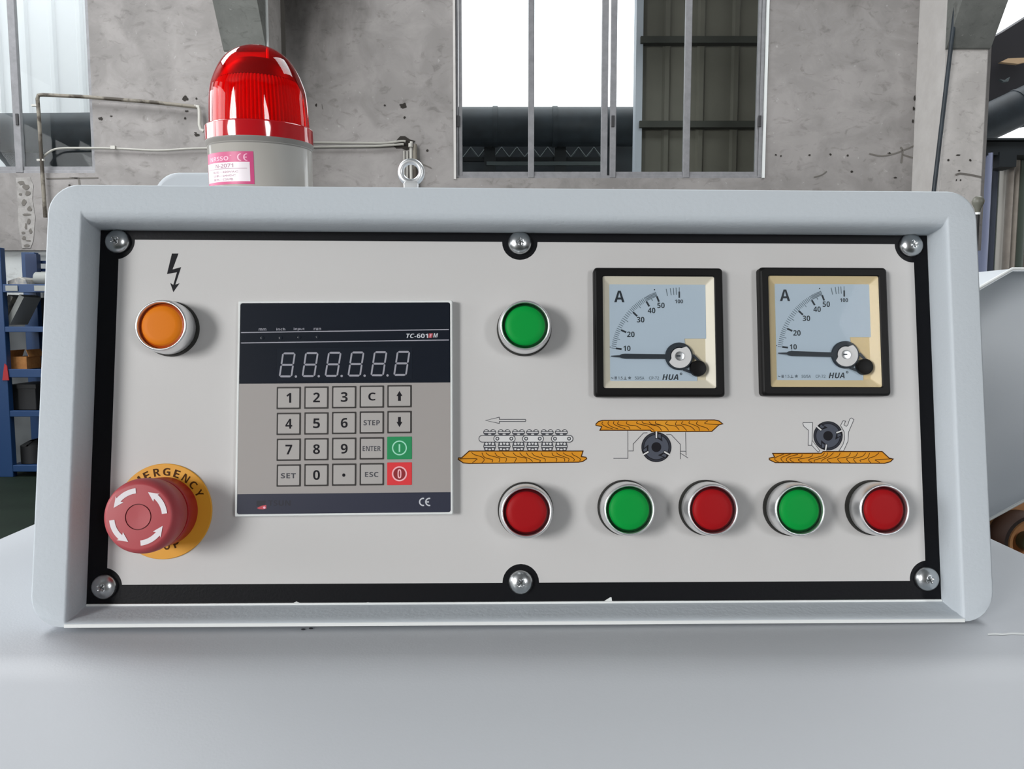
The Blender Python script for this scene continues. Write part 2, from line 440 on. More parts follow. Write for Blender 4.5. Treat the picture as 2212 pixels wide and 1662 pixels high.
# ================================================================== THE HALL
YW = 7.0                                        # inner face of the back wall
WT, CEIL = 0.26, 6.6
SILL1, SILL2 = WX(205, 374, YW).z, WX(985, 385, YW).z
W1L, W1R = WX(205, 375, YW).x - 2.75, WX(206, 375, YW).x
W2L, W2R = WX(985, 383, YW).x, WX(1648, 383, YW).x
WTOP = 4.6
XD = WX(2126, 405, YW).x                        # the back wall ends here at the gateway
DADO = WX(40, 541, YW).z
wb = MB()
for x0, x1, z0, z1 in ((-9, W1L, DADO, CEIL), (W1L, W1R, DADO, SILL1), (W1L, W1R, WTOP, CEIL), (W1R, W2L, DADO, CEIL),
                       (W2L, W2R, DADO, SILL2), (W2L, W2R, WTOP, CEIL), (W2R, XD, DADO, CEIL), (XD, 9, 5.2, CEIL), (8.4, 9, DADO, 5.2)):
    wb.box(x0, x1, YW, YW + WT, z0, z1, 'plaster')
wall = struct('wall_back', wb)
wd_ = MB(); wd_.box(-9, XD, YW + 0.05, YW + WT, 0, DADO, 'plaster_dado').box(8.4, 9, YW + 0.05, YW + WT, 0, DADO, 'plaster_dado')
struct('wall_back_lower', wd_)
fl = MB(); fl.box(-9, 9, -8, YW + 0.4, -0.1, 0, 'floor_green'); struct('floor', fl)
ce = MB(); ce.box(-9, 9, -8, YW + 0.3, CEIL, CEIL + 0.1, 'ceiling_grey'); struct('ceiling', ce)
wl = MB(); LX = -6.3
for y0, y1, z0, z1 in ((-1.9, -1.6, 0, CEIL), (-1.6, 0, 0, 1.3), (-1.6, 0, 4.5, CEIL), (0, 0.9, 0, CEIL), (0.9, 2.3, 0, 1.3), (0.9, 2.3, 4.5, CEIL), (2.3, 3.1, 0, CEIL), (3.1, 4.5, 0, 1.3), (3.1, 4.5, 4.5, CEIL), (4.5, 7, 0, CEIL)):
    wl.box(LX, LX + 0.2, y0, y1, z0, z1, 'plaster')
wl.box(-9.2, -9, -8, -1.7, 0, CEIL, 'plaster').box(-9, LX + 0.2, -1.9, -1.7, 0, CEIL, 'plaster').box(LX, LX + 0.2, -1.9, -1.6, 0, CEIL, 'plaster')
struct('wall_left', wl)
wf = MB()
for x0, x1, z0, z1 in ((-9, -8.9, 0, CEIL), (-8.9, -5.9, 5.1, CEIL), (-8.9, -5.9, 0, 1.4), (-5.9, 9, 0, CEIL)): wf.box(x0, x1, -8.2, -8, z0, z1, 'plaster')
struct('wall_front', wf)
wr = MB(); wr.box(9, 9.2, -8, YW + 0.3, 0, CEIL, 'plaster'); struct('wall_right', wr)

# pillars with sloping corbels
PF = YW - 0.44


def pillar(x0, x1, zc, strip=False):
    b = MB()
    b.box(x0, x1, PF, YW, 0, CEIL, 'plaster_pillar')
    o = struct('pillar', b, bevel=0.012)
    c = MB()
    prof = [(PF + 0.001, zc), (PF - 0.02, zc + 0.01), (PF - 0.50, zc + 0.75), (PF - 0.50, zc + 1.1), (PF + 0.001, zc + 1.1)]
    c.loft([[(x0 - 0.004, y, z) for y, z in prof], [(x1 + 0.004, y, z) for y, z in prof]], 'concrete_shaded')
    obj('corbel', c, o)
    if strip:
        e = MB(); e.tube([(x1 + 0.012, PF - 0.012, 0), (x1 + 0.012, PF - 0.012, CEIL)], 0.014, 'edge_white', 8)
        obj('lit_edge', e, o)  # white tube paints in the light along the pillar's edge
        j = MB(); j.box(x1 - 0.005, x1 + 0.035, YW - 0.012, YW + 0.001, DADO, CEIL, 'crack'); obj('joint', j, o)
    return o


pl_x1 = WX(578, 200, PF).x
p1 = pillar(pl_x1 - 0.345, pl_x1, WX(490, 112, PF).z, True)
pr_x0 = WX(2029, 405, PF).x; pr_x1 = WX(2121, 405, PF).x
p2 = pillar(pr_x0, pr_x1, WX(2060, 107, PF).z)
e = MB(); e.box(WX(1969, 405, YW).x, pr_x0 + 0.002, PF + 0.004, YW - 0.002, DADO, CEIL, 'plaster_pale'); obj('lit_side', e, p2)  # paler plaster paints in the light falling on this face
t = MB(); a, b = WX(2073, -60, PF - 0.09), WX(2014, 440, PF - 0.09)
t.tube([a, b + (b - a) * 1.2], 0.017, 'duct_black', 10)
tag(obj('pipe', t), 'thin dark pipe leaning down the inner edge of the pillar by the gateway', 'pipe')


# pits, chips and cracks of the plaster (each a shallow piece of the wall)
def blob(x, y, rx, ry, Y, m='pit_dark', seed=0, n=11, name='plaster_pit', parent=None):
    rnd = random.Random(seed + int(x * 7 + y)); b = MB()
    pts = [(x + rx * cos(2 * pi * i / n) * rnd.uniform(0.6, 1.2), y + ry * sin(2 * pi * i / n) * rnd.uniform(0.6, 1.2)) for i in range(n)]
    b.poly(pts, lambda u, v: WX(u, v, Y), m)
    return obj(name, b, parent or wall)


for x, y, rx, ry in ((871, 228, 9, 6), (874, 254, 2.5, 3), (831, 228, 2.2, 2.2), (683, 227, 2.5, 4), (1676, 335, 2.5, 2), (1687, 337, 2, 2), (1749, 335, 3, 2.5),
                     (1794, 334, 2.5, 2.5), (1831, 336, 2.5, 2.5), (1840, 371, 2.6, 3), (1934, 384, 4, 2), (400, 213, 7, 6), (424, 213, 2.5, 2.5), (400, 256, 3, 3),
                     (422, 287, 3, 2), (425, 292, 6, 3), (217, 256, 6, 4), (240, 251, 3, 1.5), (403, 240, 5, 2), (923, 325, 3, 3), (150, 400, 3, 2), (1921, 331, 4, 2)):
    blob(x, y, rx, ry, YW - 0.003)
for x, y, rx, ry in ((1974, 235, 2.5, 5), (1976, 212, 2.5, 6), (1987, 92, 5, 6), (1972, 262, 2, 5)): blob(x, y, rx, ry, YW - 0.004)
for x, y, rx, ry in ((2070, 335, 5, 2), (2049, 346, 3, 3), (2096, 346, 3, 3), (2072, 369, 3, 2), (2066, 389, 2, 2), (2075, 389, 2, 2)): blob(x, y, rx, ry, PF - 0.003, parent=p2)
for pts, wd in (([(1878, 332), (1905, 337), (1935, 331), (1950, 325), (1968, 318), (1985, 309)], 3.0), ([(1945, 318), (1950, 326), (1947, 352)], 4), ([(1950, 334), (1972, 341)], 3),
                ([(1758, 383), (1775, 378), (1786, 370)], 2.5), ([(150, 384), (172, 385)], 3), ([(100, 386), (212, 384)], 2.5), ([(170, 388), (172, 402)], 4), ([(905, 352), (925, 360), (932, 364)], 2.5), ([(695, 225), (697, 236)], 1)):
    b = MB(); b.ribbon(cat(pts, 4), wd, lambda u, v: WX(u, v, YW - 0.004), 'crack'); obj('plaster_crack', b, wall)
b = MB(); b.ribbon(cat([(2064, 378), (2075, 375), (2098, 378), (2121, 383)], 4), 4, lambda u, v: WX(u, v, PF - 0.004), 'crack'); obj('plaster_crack', b, p2)
b = MB(); b.poly([(34, 384), (64, 382), (72, 400), (70, 430), (76, 470), (72, 520), (66, 536), (48, 536), (40, 490), (38, 440)], lambda u, v: WX(u, v, YW - 0.004), 'flaked')
obj('flaked_strip', b, wall)
for k, (x, y, rx, ry) in enumerate(((46, 395, 9, 5), (55, 404, 9, 7), (44, 420, 4, 3), (60, 418, 6, 6), (52, 437, 6, 8), (64, 452, 5, 6), (58, 464, 9, 3), (62, 478, 4, 9), (56, 490, 3, 8), (50, 503, 5, 3), (66, 500, 4, 6), (52, 515, 5, 5), (62, 520, 7, 2), (57, 531, 8, 3))):
    blob(x, y, rx, ry, YW - 0.007, 'crack', k, 9, 'plaster_flake')
blob(873, 311, 24, 16, YW - 0.005, 'pit_dark', 5, 13, 'cable_hole')

# conduit and cables on the back wall
YC = YW - 0.06
t = MB(); P = [(98, 470), (92, 380), (84, 250), (81, 214)]
t.tube([WX(x, y, YC) for x, y in P] + [WX(83, 206, YC), WX(92, 205, YC)] + [WX(x, y, YC) for x, y in ((180, 209), (255, 215), (330, 221), (424, 231))], 0.016, 'conduit_rusty', 10)
o1 = obj('conduit', t)
t = MB(); t.tube([WX(x, y, YC) for x, y in ((420, 230), (429, 231), (431, 240), (431, 270), (434, 280), (440, 284))], 0.015, 'conduit_white', 10); obj('end_bend', t, o1)
for x, y in ((76, 228), (88, 346)):
    t = MB(); t.obox(WX(x, y, YC), (0.03, 0, 0), (0, 0.012, 0), (0, 0, 0.008), 'conduit_white'); obj('clip', t, o1)
tag(o1, 'thin rusty conduit pipe bent across the plaster beside the end window', 'pipe')
t = MB(); t.tube(cat3([WX(x, y, YC + 0.03) for x, y in ((89, 346), (104, 330), (128, 321), (190, 320), (250, 321), (340, 325), (420, 321), (520, 320))]), 0.009, 'cable_grey', 8)
o1 = tag(obj('cable', t), 'thin grey cable running level from the conduit towards the red beacon', 'cable')
t = MB(); t.obox(WX(245, 319, YC + 0.02), (0.02, 0, 0), (0, 0.015, 0), (0, 0, 0.014), 'conduit_white'); obj('cable_clip', t, o1)
t = MB(); t.tube(cat3([WX(x, y, YC + 0.03) for x, y in ((600, 307), (700, 308), (790, 309), (830, 309), (868, 305), (876, 306))]), 0.010, 'cable_grey', 8)
tag(obj('cable', t), 'upper one of two grey cables entering the black hole in the plaster', 'cable')
t = MB(); t.tube(cat3([WX(x, y, YC + 0.02) for x, y in ((600, 319), (700, 317), (800, 316), (840, 314), (866, 312), (872, 312))]), 0.010, 'cable_grey', 8)
tag(obj('cable', t), 'lower one of two grey cables entering the black hole in the plaster', 'cable')
t = MB(); t.tube(cat3([WX(x, y, YC + 0.02) for x, y in ((889, 306), (888, 320), (888, 360), (889, 420))]), 0.014, 'conduit_white', 10)
t2 = MB(); t2.tube([WX(x, y, YC) for x, y in ((887, 310), (887, 318))], 0.02, 'conduit_white', 10)
o1 = obj('conduit', t); obj('coupling', t2, o1); tag(o1, 'pale conduit dropping from the black hole behind the eye bolt', 'pipe')
t = MB(); t.tube([WX(x, y, YC + 0.02) for x, y in ((896, 312), (897, 350), (898, 420))], 0.019, 'conduit_rusty', 10)
tag(obj('conduit', t), 'brown conduit beside the pale one below the black hole', 'pipe')
for x in (873, 880):
    t = MB(); t.tube([WX(x, y, YC + 0.03) for y in (326, 350, 420)], 0.009, 'cable_grey', 8)
    tag(obj('cable', t), 'thin cable hanging straight down from the black hole, ' + ('outermost' if x == 873 else 'next to the conduits'), 'cable')


# windows: aluminium sliding frames, four panes each
def window(name, l, r, z0, z1, edges, latches, yq):
    """edges: the upright members in photograph columns at row yq, as (x0, x1, depth step)"""
    w_ = struct(name); Yf = YW + 0.02
    b = MB(); b.box(l, r, Yf, Yf + 0.09, z0, z0 + 0.028, 'aluminium'); obj('bottom_rail', b, w_, bevel=0.003)
    b = MB(); b.box(l, r, Yf, Yf + 0.09, z1 - 0.04, z1, 'aluminium'); obj('top_rail', b, w_, bevel=0.003)
    for x0, x1, dy in edges:
        a, c = WX(x0, yq, Yf).x, WX(x1, yq, Yf).x
        b = MB(); b.box(a, c, Yf - 0.008 + dy, Yf + 0.035 + dy, z0 + 0.005, z1 - 0.005, 'aluminium'); obj('stile', b, w_, bevel=0.004)
    for i in range(len(edges) - 1):
        a, c = WX(edges[i][1], yq, Yf).x, WX(edges[i + 1][0], yq, Yf).x
        if c - a < 0.12: continue
        b = MB(); b.box(a - 0.005, c + 0.005, Yf + 0.008, Yf + 0.03, z0 + 0.026, z0 + 0.062, 'aluminium'); obj('sash_rail', b, w_, bevel=0.003)
        b = MB(); b.box(a - 0.004, c + 0.004, Yf + 0.016, Yf + 0.022, z0 + 0.055, z1 - 0.03, 'window_glass'); obj('pane', b, w_)
    for x, y in latches:
        c = WX(x, y, Yf - 0.012); b = MB(); b.obox(c, (0.013, 0, 0), (0, 0.006, 0), (0, 0, 0.05), 'latch'); obj('latch', b, w_, bevel=0.003)
    return w_


window('window_2', W2L, W2R, SILL2, WTOP, ((985, 990, 0), (991, 998, 0.012), (1141, 1154, 0), (1299, 1313, 0.01), (1318, 1331, 0), (1477, 1491, 0), (1634, 1640, 0.012), (1640, 1648, 0)), ((989, 262), (1324, 262), (1641, 262)), 262)
window('window_1', W1L, W1R, SILL1, WTOP, ((-420, -410, 0), (-280, -267, 0), (-125, -112, 0), (31, 47, 0), (196, 206, 0.01)), ((37, 258),), 300)
b = MB(); c0, c1 = WX(1649, 300, YW - 0.012).x, WX(1654, 300, YW - 0.012).x
b.box(c0, c1, YW - 0.015, YW + 0.01, SILL2, WTOP, 'edge_white'); obj('mortar_bead', b, wall)
b = MB(); b.box(WX(980, 300, YW).x, WX(985, 300, YW).x, YW - 0.012, YW + 0.01, SILL2 - 0.01, WTOP, 'plaster_pale'); obj('mortar_bead', b, wall)

# ------------------------------------------------------------------ outside, seen through the windows and the gateway
g = MB(); g.box(-25, 25, YW + 0.4, 40, -0.3, -0.05, 'yard'); struct('ground', g)


def corrugated(x0, x1, Y, z0, z1, pitch, rib, m, name, parent=None):
    b = MB(); xs = [];  x = x0
    while x < x1:
        xs += [(x, 0), (x + pitch - rib, 0), (x + pitch - rib * 0.75, -rib * 0.4), (x + pitch - rib * 0.25, -rib * 0.4)]; x += pitch
    fr = [(q, Y + d, z0) for q, d in xs]; bk = [(q, Y + d, z1) for q, d in xs]; n = len(xs)
    fr2 = [(q, Y + d + 0.01, z0) for q, d in xs]; bk2 = [(q, Y + d + 0.01, z1) for q, d in xs]
    b.add(fr + bk + fr2 + bk2, [(i, i + 1, n + i + 1, n + i) for i in range(n - 1)] + [(2 * n + i, 2 * n + i + 1, 3 * n + i + 1, 3 * n + i) for i in range(n - 1)] + [(n + i, n + i + 1, 3 * n + i + 1, 3 * n + i) for i in range(n - 1)], m)
    return obj(name, b, parent, angle=15)


o1 = corrugated(-12, -4.0, 11.0, -0.05, 9, 0.38, 0.10, 'sheet_white', 'corrugated_wall')
tag(o1, 'tall white corrugated sheet wall outside the end window', 'wall'); o1['kind'] = 'structure'
xa = WX(1374, 200, 8.3).x
o1 = corrugated(xa, xa + 2.6, 8.3, -0.05, 6.5, 0.36, 0.09, 'sheet_olive', 'corrugated_wall')
tag(o1, 'dark olive corrugated sheet wall close outside the wide window', 'wall'); o1['kind'] = 'structure'
for y in (88, 270):
    b = MB(); z = WX(1500, y, 8.2).z; b.box(xa + 0.02, xa + 2.6, 8.16, 8.25, z - 0.034, z + 0.034, 'rail_dark'); obj('girt', b, o1)
b = MB(); b.box(xa - 0.02, xa + 0.05, 8.2, 8.36, -0.05, 6.5, 'sheet_trim'); obj('corner_trim', b, o1)
YD = 9.6
b = MB(); zt = WX(1200, 232, YD).z; zb_ = WX(1200, 316, YD).z; r = (zt - zb_) / 2; zc = (zt + zb_) / 2
b.tube(cat3([(WX(1380, 275, YD).x, YD, zc), (-0.6, YD, zc), (-3, YD, zc), (WX(180, 280, YD).x, YD, zc - 0.07), (-9.5, YD, zc - 0.07)], 5), r, 'duct_black', 24)
duct0 = o1 = tag(obj('duct', b), 'fat black pipe running level outside both windows', 'pipe')
for x in (1070, 1198):
    b = MB(); q = WX(x, 275, YD).x; b.lathe([(r * 1.0, -0.03), (r * 1.05, -0.03), (r * 1.05, 0.03), (r * 1.0, 0.03)], 'duct_black', 24)
    bo = obj('band', b, o1); bo.matrix_world = T(q, YD, zc) @ Matrix.Rotation(pi / 2, 4, 'Y')
mz = WX(1100, 295, 10.2).z
b = MB(); b.box(-2.2, xa * 10.2 / 8.3 + 0.3, 10.2, 10.6, -0.05, mz, 'machinery')
o1 = tag(obj('low_wall', b), 'dark blue-grey low wall behind the trusses outside the wide window', 'wall'); o1['kind'] = 'structure'
b = MB(); x0, x1 = WX(1000, 300, 9.9).x, WX(1300, 300, 9.9).x; z0, z1 = WX(1100, 340, 9.9).z, WX(1100, 318, 9.9).z
b.box(x0, x1, 9.88, 9.95, z0 - 0.05, z0, 'beam_dark'); o1 = obj('truss', b)
n = 9
for i in range(n):
    xx = x0 + (x1 - x0) * i / n; d = (x1 - x0) / n; k = MB()
    k.tube([(xx, 9.92, z0), (xx + d * 0.5, 9.92, z1), (xx + d, 9.92, z0)], 0.014, 'lattice', 6); obj('web_bar', k, o1)
for x in (1058, 1210):
    k = MB(); q = WX(x, 300, 9.86).x; k.box(q - 0.07, q + 0.07, 9.8, 9.9, -0.05, z1, 'beam_dark'); obj('post', k, o1)
k = MB(); k.box(x0 + 0.3, x1, 9.78, 9.84, z0 - 0.12, z0 - 0.075, 'lattice'); obj('lower_chord', k, o1)
tag(o1, 'dark steel truss with zigzag bars under the fat black pipe', 'truss')
b = MB(); b.tube(cat3([WX(-60, 285, 9.7), WX(0, 300, 9.75), WX(40, 335, 9.8), WX(70, 380, 9.8)]), 0.2, 'duct_black', 16)
obj('elbow', b, duct0)
b = MB(); b.box(WX(46, 300, 10.1).x, WX(205, 300, 10.1).x, 10.1, 10.6, -0.05, WX(100, 300, 10.1).z, 'machinery')
tag(obj('tank', b, bevel=0.03), 'dark square tank under the black pipe outside the end window', 'tank')

# gateway on the right: folded sheet door, lintel, dust duct, black canopy
dr = struct('door_1')
for i, (x0, x1, Y, m, top) in enumerate(((2127, 2145, 7.25, 'door_blue', 332), (2145, 2158, 7.45, 'door_dark', 332), (2158, 2166, 7.55, 'door_green', 366), (2166, 2171, 7.5, 'door_pale', 366), (2171, 2175, 7.55, 'door_dark', 366), (2175, 2187, 7.45, 'door_pale', 362),
                                      (2180, 2192, 7.42, 'door_tan', 332), (2190, 2205, 7.5, 'door_tan', 332), (2204, 2210, 7.6, 'door_dark', 332), (2208, 2222, 7.45, 'door_green', 332), (2222, 2240, 7.5, 'door_tan', 332), (2240, 2262, 7.5, 'door_pale', 332), (2262, 2290, 7.55, 'door_tan', 332))):
    a, c = WX(x0, 332, Y).x, WX(x1, 332, Y).x; z = WX(2160, top, Y).z
    n = 6; lo = [(a + (c - a) * i2 / n, Y - 0.05 * sin(pi * i2 / n)) for i2 in range(n + 1)] + [(c, Y + 0.03), (a, Y + 0.03)]
    b = MB(); b.loft([at(lo, 0), at(lo, z)], m); obj('slat', b, dr)
b = MB(); z0, z1 = WX(2160, 334, 7.2).z, WX(2160, 297, 7.2).z
b.box(XD - 0.05, 8.4, 7.28, 7.42, z0 + 0.03, z1 - 0.02, 'beam_dark').box(XD - 0.05, 8.4, 7.22, 7.44, z1 - 0.02, z1, 'beam_dark').box(XD - 0.05, 8.4, 7.22, 7.44, z0, z0 + 0.03, 'beam_dark')
obj('lintel', b, dr)
b = MB(); a, c = WX(2145, 333, 7.3), WX(2180, 365, 7.3); b.box(a.x, c.x, 7.2, 7.4, c.z, a.z, 'beam_dark'); obj('bracket', b, dr)
b = MB(); b.tube([WX(2000, 322, 8.6), WX(2150, 257, 8.6), WX(2420, 130, 8.6)], 0.20, 'duct_black', 24)
o1 = obj('duct', b)
k = MB(); q0, q1 = WX(2196, 236, 8.6), WX(2204, 232.5, 8.6); k.tube([q0, q1], 0.21, 'duct_black', 24); obj('band', k, o1)
tag(o1, 'black pipe slanting upwards behind the gateway beam', 'pipe')
b = MB(); pts = [WX(*p, 9.2) for p in ((2050, 135), (2165, 70), (2420, -90), (2420, 110), (2240, 195), (2050, 290))]
b.loft([pts, [p + Vector((0, 0.9, 0)) for p in pts]], 'canopy_black')
cano = o1 = tag(obj('canopy', b), 'black sloping canopy roof above the slanting pipe in the gateway', 'canopy')
b = MB(); pts = [WX(*p, 9.1) for p in ((2161, 134), (2177, 126), (2230, 124), (2230, 130), (2200, 138))]
b.loft([pts, [p + Vector((0, 0.05, 0)) for p in pts]], 'plank'); tag(obj('plank', b), 'short pale wooden plank against the black canopy', 'plank')
b = MB(); pts = [WX(*p, 9.05) for p in ((2160, 171), (2172, 173), (2182, 166), (2178, 176), (2168, 177))]
b.loft([pts, [p + Vector((0, 0.04, 0)) for p in pts]], 'lattice'); obj('scrap', b, o1)  # loose scrap, only grouped with the canopy

# ------------------------------------------------------------------ blue shelving at the end wall
YS = 6.42
sh = thing('storage_shelf', 'blue steel shelving rack on the green floor beyond the control box', 'shelf', T(0, 0, 0))


def bx(name, px0, py0, px1, py1, Y, dep, m, parent, bev=0.004, label=None):
    a, c = WX(px0, py1, Y), WX(px1, py0, Y)
    b = MB(); b.box(a.x, c.x, Y, Y + dep, a.z, c.z, m)
    return obj(name, b, parent, label=label, bevel=bev)


xr = WX(175, 700, YS).x; xl = WX(-17, 780, YS).x
for x in (xl, xr):
    for y0 in (YS, YS + 0.46):
        b = MB(); b.box(x, x + 0.12, y0, y0 + 0.06, 0, WX(0, 535 if x == xl else 560, YS).z, 'shelf_blue'); obj('post', b, sh, bevel=0.004)
for ya, yb in ((614, 632), (706, 718), (798, 816), (888, 901), (1006, 1020)):
    z0, z1 = WX(50, yb, YS).z, WX(50, ya, YS).z
    b = MB(); b.box(xl + 0.1, xr + 0.02, YS + 0.005, YS + 0.05, z0, z1, 'shelf_blue'); q = obj('shelf_beam', b, sh, bevel=0.004)
    if ya == 614:
        for xx in (12, 74):
            k = MB(); c = WX(xx + 13, 623, YS - 0.002); k.obox(c, (0.05, 0, 0), (0, 0.002, 0), (0, 0, 0.022), 'steel_plate'); obj('tag_plate', k, q)
    b = MB(); b.box(xl + 0.05, xr + 0.05, YS + 0.05, YS + 0.5, z1 - 0.03, z1 - 0.01, 'shelf_navy'); obj('shelf_board', b, sh)
for y in (566, 583):
    z = WX(30, y, YS + 0.45).z; b = MB(); b.box(xl, xr, YS + 0.48, YS + 0.50, z - 0.012, z + 0.012, 'shelf_navy'); obj('back_brace', b, sh)
b = MB(); q = WX(54, 560, YS + 0.4).x; b.box(q, q + 0.1, YS + 0.40, YS + 0.46, WX(50, 612, YS).z, WX(0, 540, YS).z, 'shelf_navy'); obj('back_post', b, sh)
b = MB(); b.box(xl - 0.5, xr + 0.1, YS + 0.53, YS + 0.54, 0.02, WX(50, 640, YS).z, 'bay_dark'); obj('bay_dark_sheet', b, sh)  # added dark sheet for the dark inside of the bays
zs = {k: WX(50, v, YS).z - 0.006 for k, v in dict(a=614, b=706, c=798, d=888, e=1006).items()}
b = MB(); x0 = WX(14, 610, YS + 0.1).x
b.loft([[(x0 + 0.02, YS + 0.08, zs['a']), (x0 + 0.19, YS + 0.08, zs['a']), (x0 + 0.17, YS + 0.08, zs['a'] + 0.05), (x0 + 0.12, YS + 0.08, zs['a'] + 0.07), (x0 + 0.02, YS + 0.08, zs['a'] + 0.035)],
        [(x0 + 0.02, YS + 0.3, zs['a']), (x0 + 0.19, YS + 0.3, zs['a']), (x0 + 0.17, YS + 0.3, zs['a'] + 0.05), (x0 + 0.12, YS + 0.3, zs['a'] + 0.07), (x0 + 0.02, YS + 0.3, zs['a'] + 0.035)]], 'part_grey')
tag(obj('machine_part', b, bevel=0.005), 'low grey metal part lying on the top shelf of the blue rack', 'part')
b = MB(); x0 = WX(64, 610, YS + 0.1).x; b.tube([(x0, YS + 0.2, zs['a'] + 0.062), (x0 + 0.33, YS + 0.2, zs['a'] + 0.062)], 0.055, 'steel_plate', 14)
tag(obj('roll', b), 'pale roll lying on the top shelf beside the grey part', 'roll')
for i, (x0, x1) in enumerate(((16, 42), (36, 66))):
    b = MB(); a, c = WX(x0, 702, YS + 0.2), WX(x1, 640, YS + 0.2); d = (c - a).normalized(); nn = Vector((-d.z, 0, d.x))
    a.z = zs['b'] + 0.03; b.obox((a + c) / 2, (c - a) / 2, nn * 0.022, (0, 0.12, 0), 'steel_plate' if i else 'part_grey')
    tag(obj('steel_sheet', b), ('pale flat sheet' if i else 'dull grey flat sheet') + ' leaning slantwise on the second shelf of the blue rack', 'sheet')
b = MB(); a, c = WX(24, 797, YS + 0.1), WX(57, 772, YS + 0.1)
z0 = zs['c']; b.box(a.x, c.x, YS + 0.1, YS + 0.3, z0, z0 + 0.105, 'carton'); ct = obj('carton', b, bevel=0.003)
k = MB(); k.obox((a.x - 0.015, YS + 0.2, z0 + 0.13), (0.012, 0, 0.03), (0, 0.1, 0), (0.002, 0, 0), 'carton'); obj('flap', k, ct)
k = MB(); k.obox((c.x + 0.01, YS + 0.2, z0 + 0.135), (-0.01, 0, 0.03), (0, 0.1, 0), (0.002, 0, 0), 'carton'); obj('flap', k, ct)
tag(ct, 'open brown cardboard carton on the third shelf of the blue rack', 'carton')
b = MB(); a, c = WX(28, 880, YS + 0.1), WX(76, 832, YS + 0.1); b.box(a.x, c.x, YS + 0.1, YS + 0.4, zs['d'], c.z, 'dark_box')
bo = obj('crate', b, bevel=0.006); k = MB(); k.box(a.x - 0.01, c.x + 0.01, YS + 0.09, YS + 0.41, c.z - 0.03, c.z + 0.005, 'dark_box'); obj('rim', k, bo)
tag(bo, 'black crate on the fourth shelf of the blue rack', 'crate')
b = MB(); a, c = WX(36, 1000, YS + 0.1), WX(80, 955, YS + 0.1); lo = rrect(a.x, c.x, YS + 0.1, YS + 0.4, 0.08)
b.loft([at(lo, zs['e']), at(lo, c.z - 0.04), at(rrect(a.x + 0.06, c.x - 0.06, YS + 0.16, YS + 0.34, 0.05), c.z)], 'dark_box'); tag(obj('sack', b), 'dark bundle on the bottom shelf of the blue rack', 'bundle')
b = MB(); a, c = WX(3, 822, YS - 0.02), WX(15, 786, YS - 0.02); b.loft([[(a.x, YS - 0.008, a.z), (c.x, YS - 0.008, a.z), (c.x - 0.01, YS - 0.008, c.z - 0.02), (a.x + 0.025, YS - 0.008, c.z)], [(a.x, YS, a.z), (c.x, YS, a.z), (c.x - 0.01, YS, c.z - 0.02), (a.x + 0.025, YS, c.z)]], 'red_tag')
tag(obj('hanging_tag', b), 'small red tag hanging on the post of the blue rack', 'tag')

# ================================================================== THE MACHINE
HF = 0.019                                        # how far the box rim stands before the plate
YA, ZA = MP.to_3x3() @ Vector((0, 1, 0)), MP.to_3x3() @ Vector((0, 0, 1))
ZD = (MP @ Vector((0, -0.1130, HF))).z            # the deck the box stands on
YB = (MP @ Vector((0, -0.1130, HF))).y
DL, DR = ZX(0, 1158, ZD).x, ZX(2180, 1175, ZD).x
prof = [(0.98, 0.0), (0.98, ZD - 0.02), (0.96, ZD)]
yb0 = YB - 0.030
prof += [(yb0, ZD)] + [(yb0 - 0.05 * sin(R_(a)), ZD - 0.05 * (1 - cos(R_(a)))) for a in (5, 10, 15, 20, 25)]
yy, zz = prof[-1]; prof += [(yy - 0.20 * cos(R_(25)), zz - 0.20 * sin(R_(25))), (yy - 0.21, zz - 0.12), (yy - 0.21, 0.0)]
b = MB(); b.loft([[(DL, y, z) for y, z in prof], [(DR, y, z) for y, z in prof]], 'deck_enamel')
mb_ = obj('woodworking_machine', b, bevel=0.006, angle=28)
tag(mb_, 'broad grey painted machine body carrying the control box on its flat deck', 'machine')
b = MB(); b.ribbon(cat([(2134, 1371), (2150, 1370), (2166, 1371), (2185, 1369), (2212, 1370), (2230, 1369)], 3), 4, lambda u, v: ZX(u, v, ZD + 0.0002), 'edge_white'); obj('paint_scratch', b, mb_)
for x, y in ((655, 1360), (672, 1358)): 
    b = MB(); b.disc(x, y, 5, lambda u, v: ZX(u, v, ZD + 0.0002), 'ink_grey', 2, 8); obj('paint_chip', b, mb_)

# control box
cb = thing('control_box', 'grey hooded control box with recessed black-bordered panel on the machine deck', 'control box', MP)
kz = (HF + 0.19) * ZA.z / YA.z


def hl(l, r, b_, t, rad, h): return at(rrect(l * mm, r * mm, b_ * mm, t * mm, [x * mm for x in rad] if isinstance(rad, tuple) else rad * mm, 8), h)


L = [hl(-250.8, 247.2, -111.3 + kz * 1000, 118.7 + kz * 1000, (16, 16, 10, 10), -0.19),
     hl(-250.8, 247.2, -111.3, 118.7, 16, HF - 0.0025), hl(-250.3, 246.7, -111.3, 118.2, 15.7, HF - 0.001), hl(-249, 245.4, -111.1, 117, 14.8, HF),
     hl(-233.4, 231.2, -109.6, 104.8, 1.0, HF), hl(-232.6, 230.4, -109.4, 103.4, 0.8, HF - 0.0003), hl(-232.1, 229.9, -108.9, 101.8, 0.6, HF - 0.0009), hl(-231.8, 229.6, -108.4, 100.2, 0.5, HF - 0.0022),
     hl(-231.8, 229.6, -107.6, 99.1, 0.5, HF - 0.005), hl(-231.8, 229.6, -107.0, 98.7, 0.5, HF - 0.009), hl(-231.8, 229.6, -104.2, 98.7, 0.4, 0.0)]
b = MB(); b.loft(L, 'enamel', True, False); obj('housing', b, cb, angle=50)
b = MB(); b.box(-0.2326, 0.2304, -0.1114, -0.1097, HF - 0.0008, HF + 0.0004, 'edge_white'); obj('lit_lower_edge', b, cb, label='lower edge of the box rim, the light on it painted white')  # white strip paints in the light along the lower rim
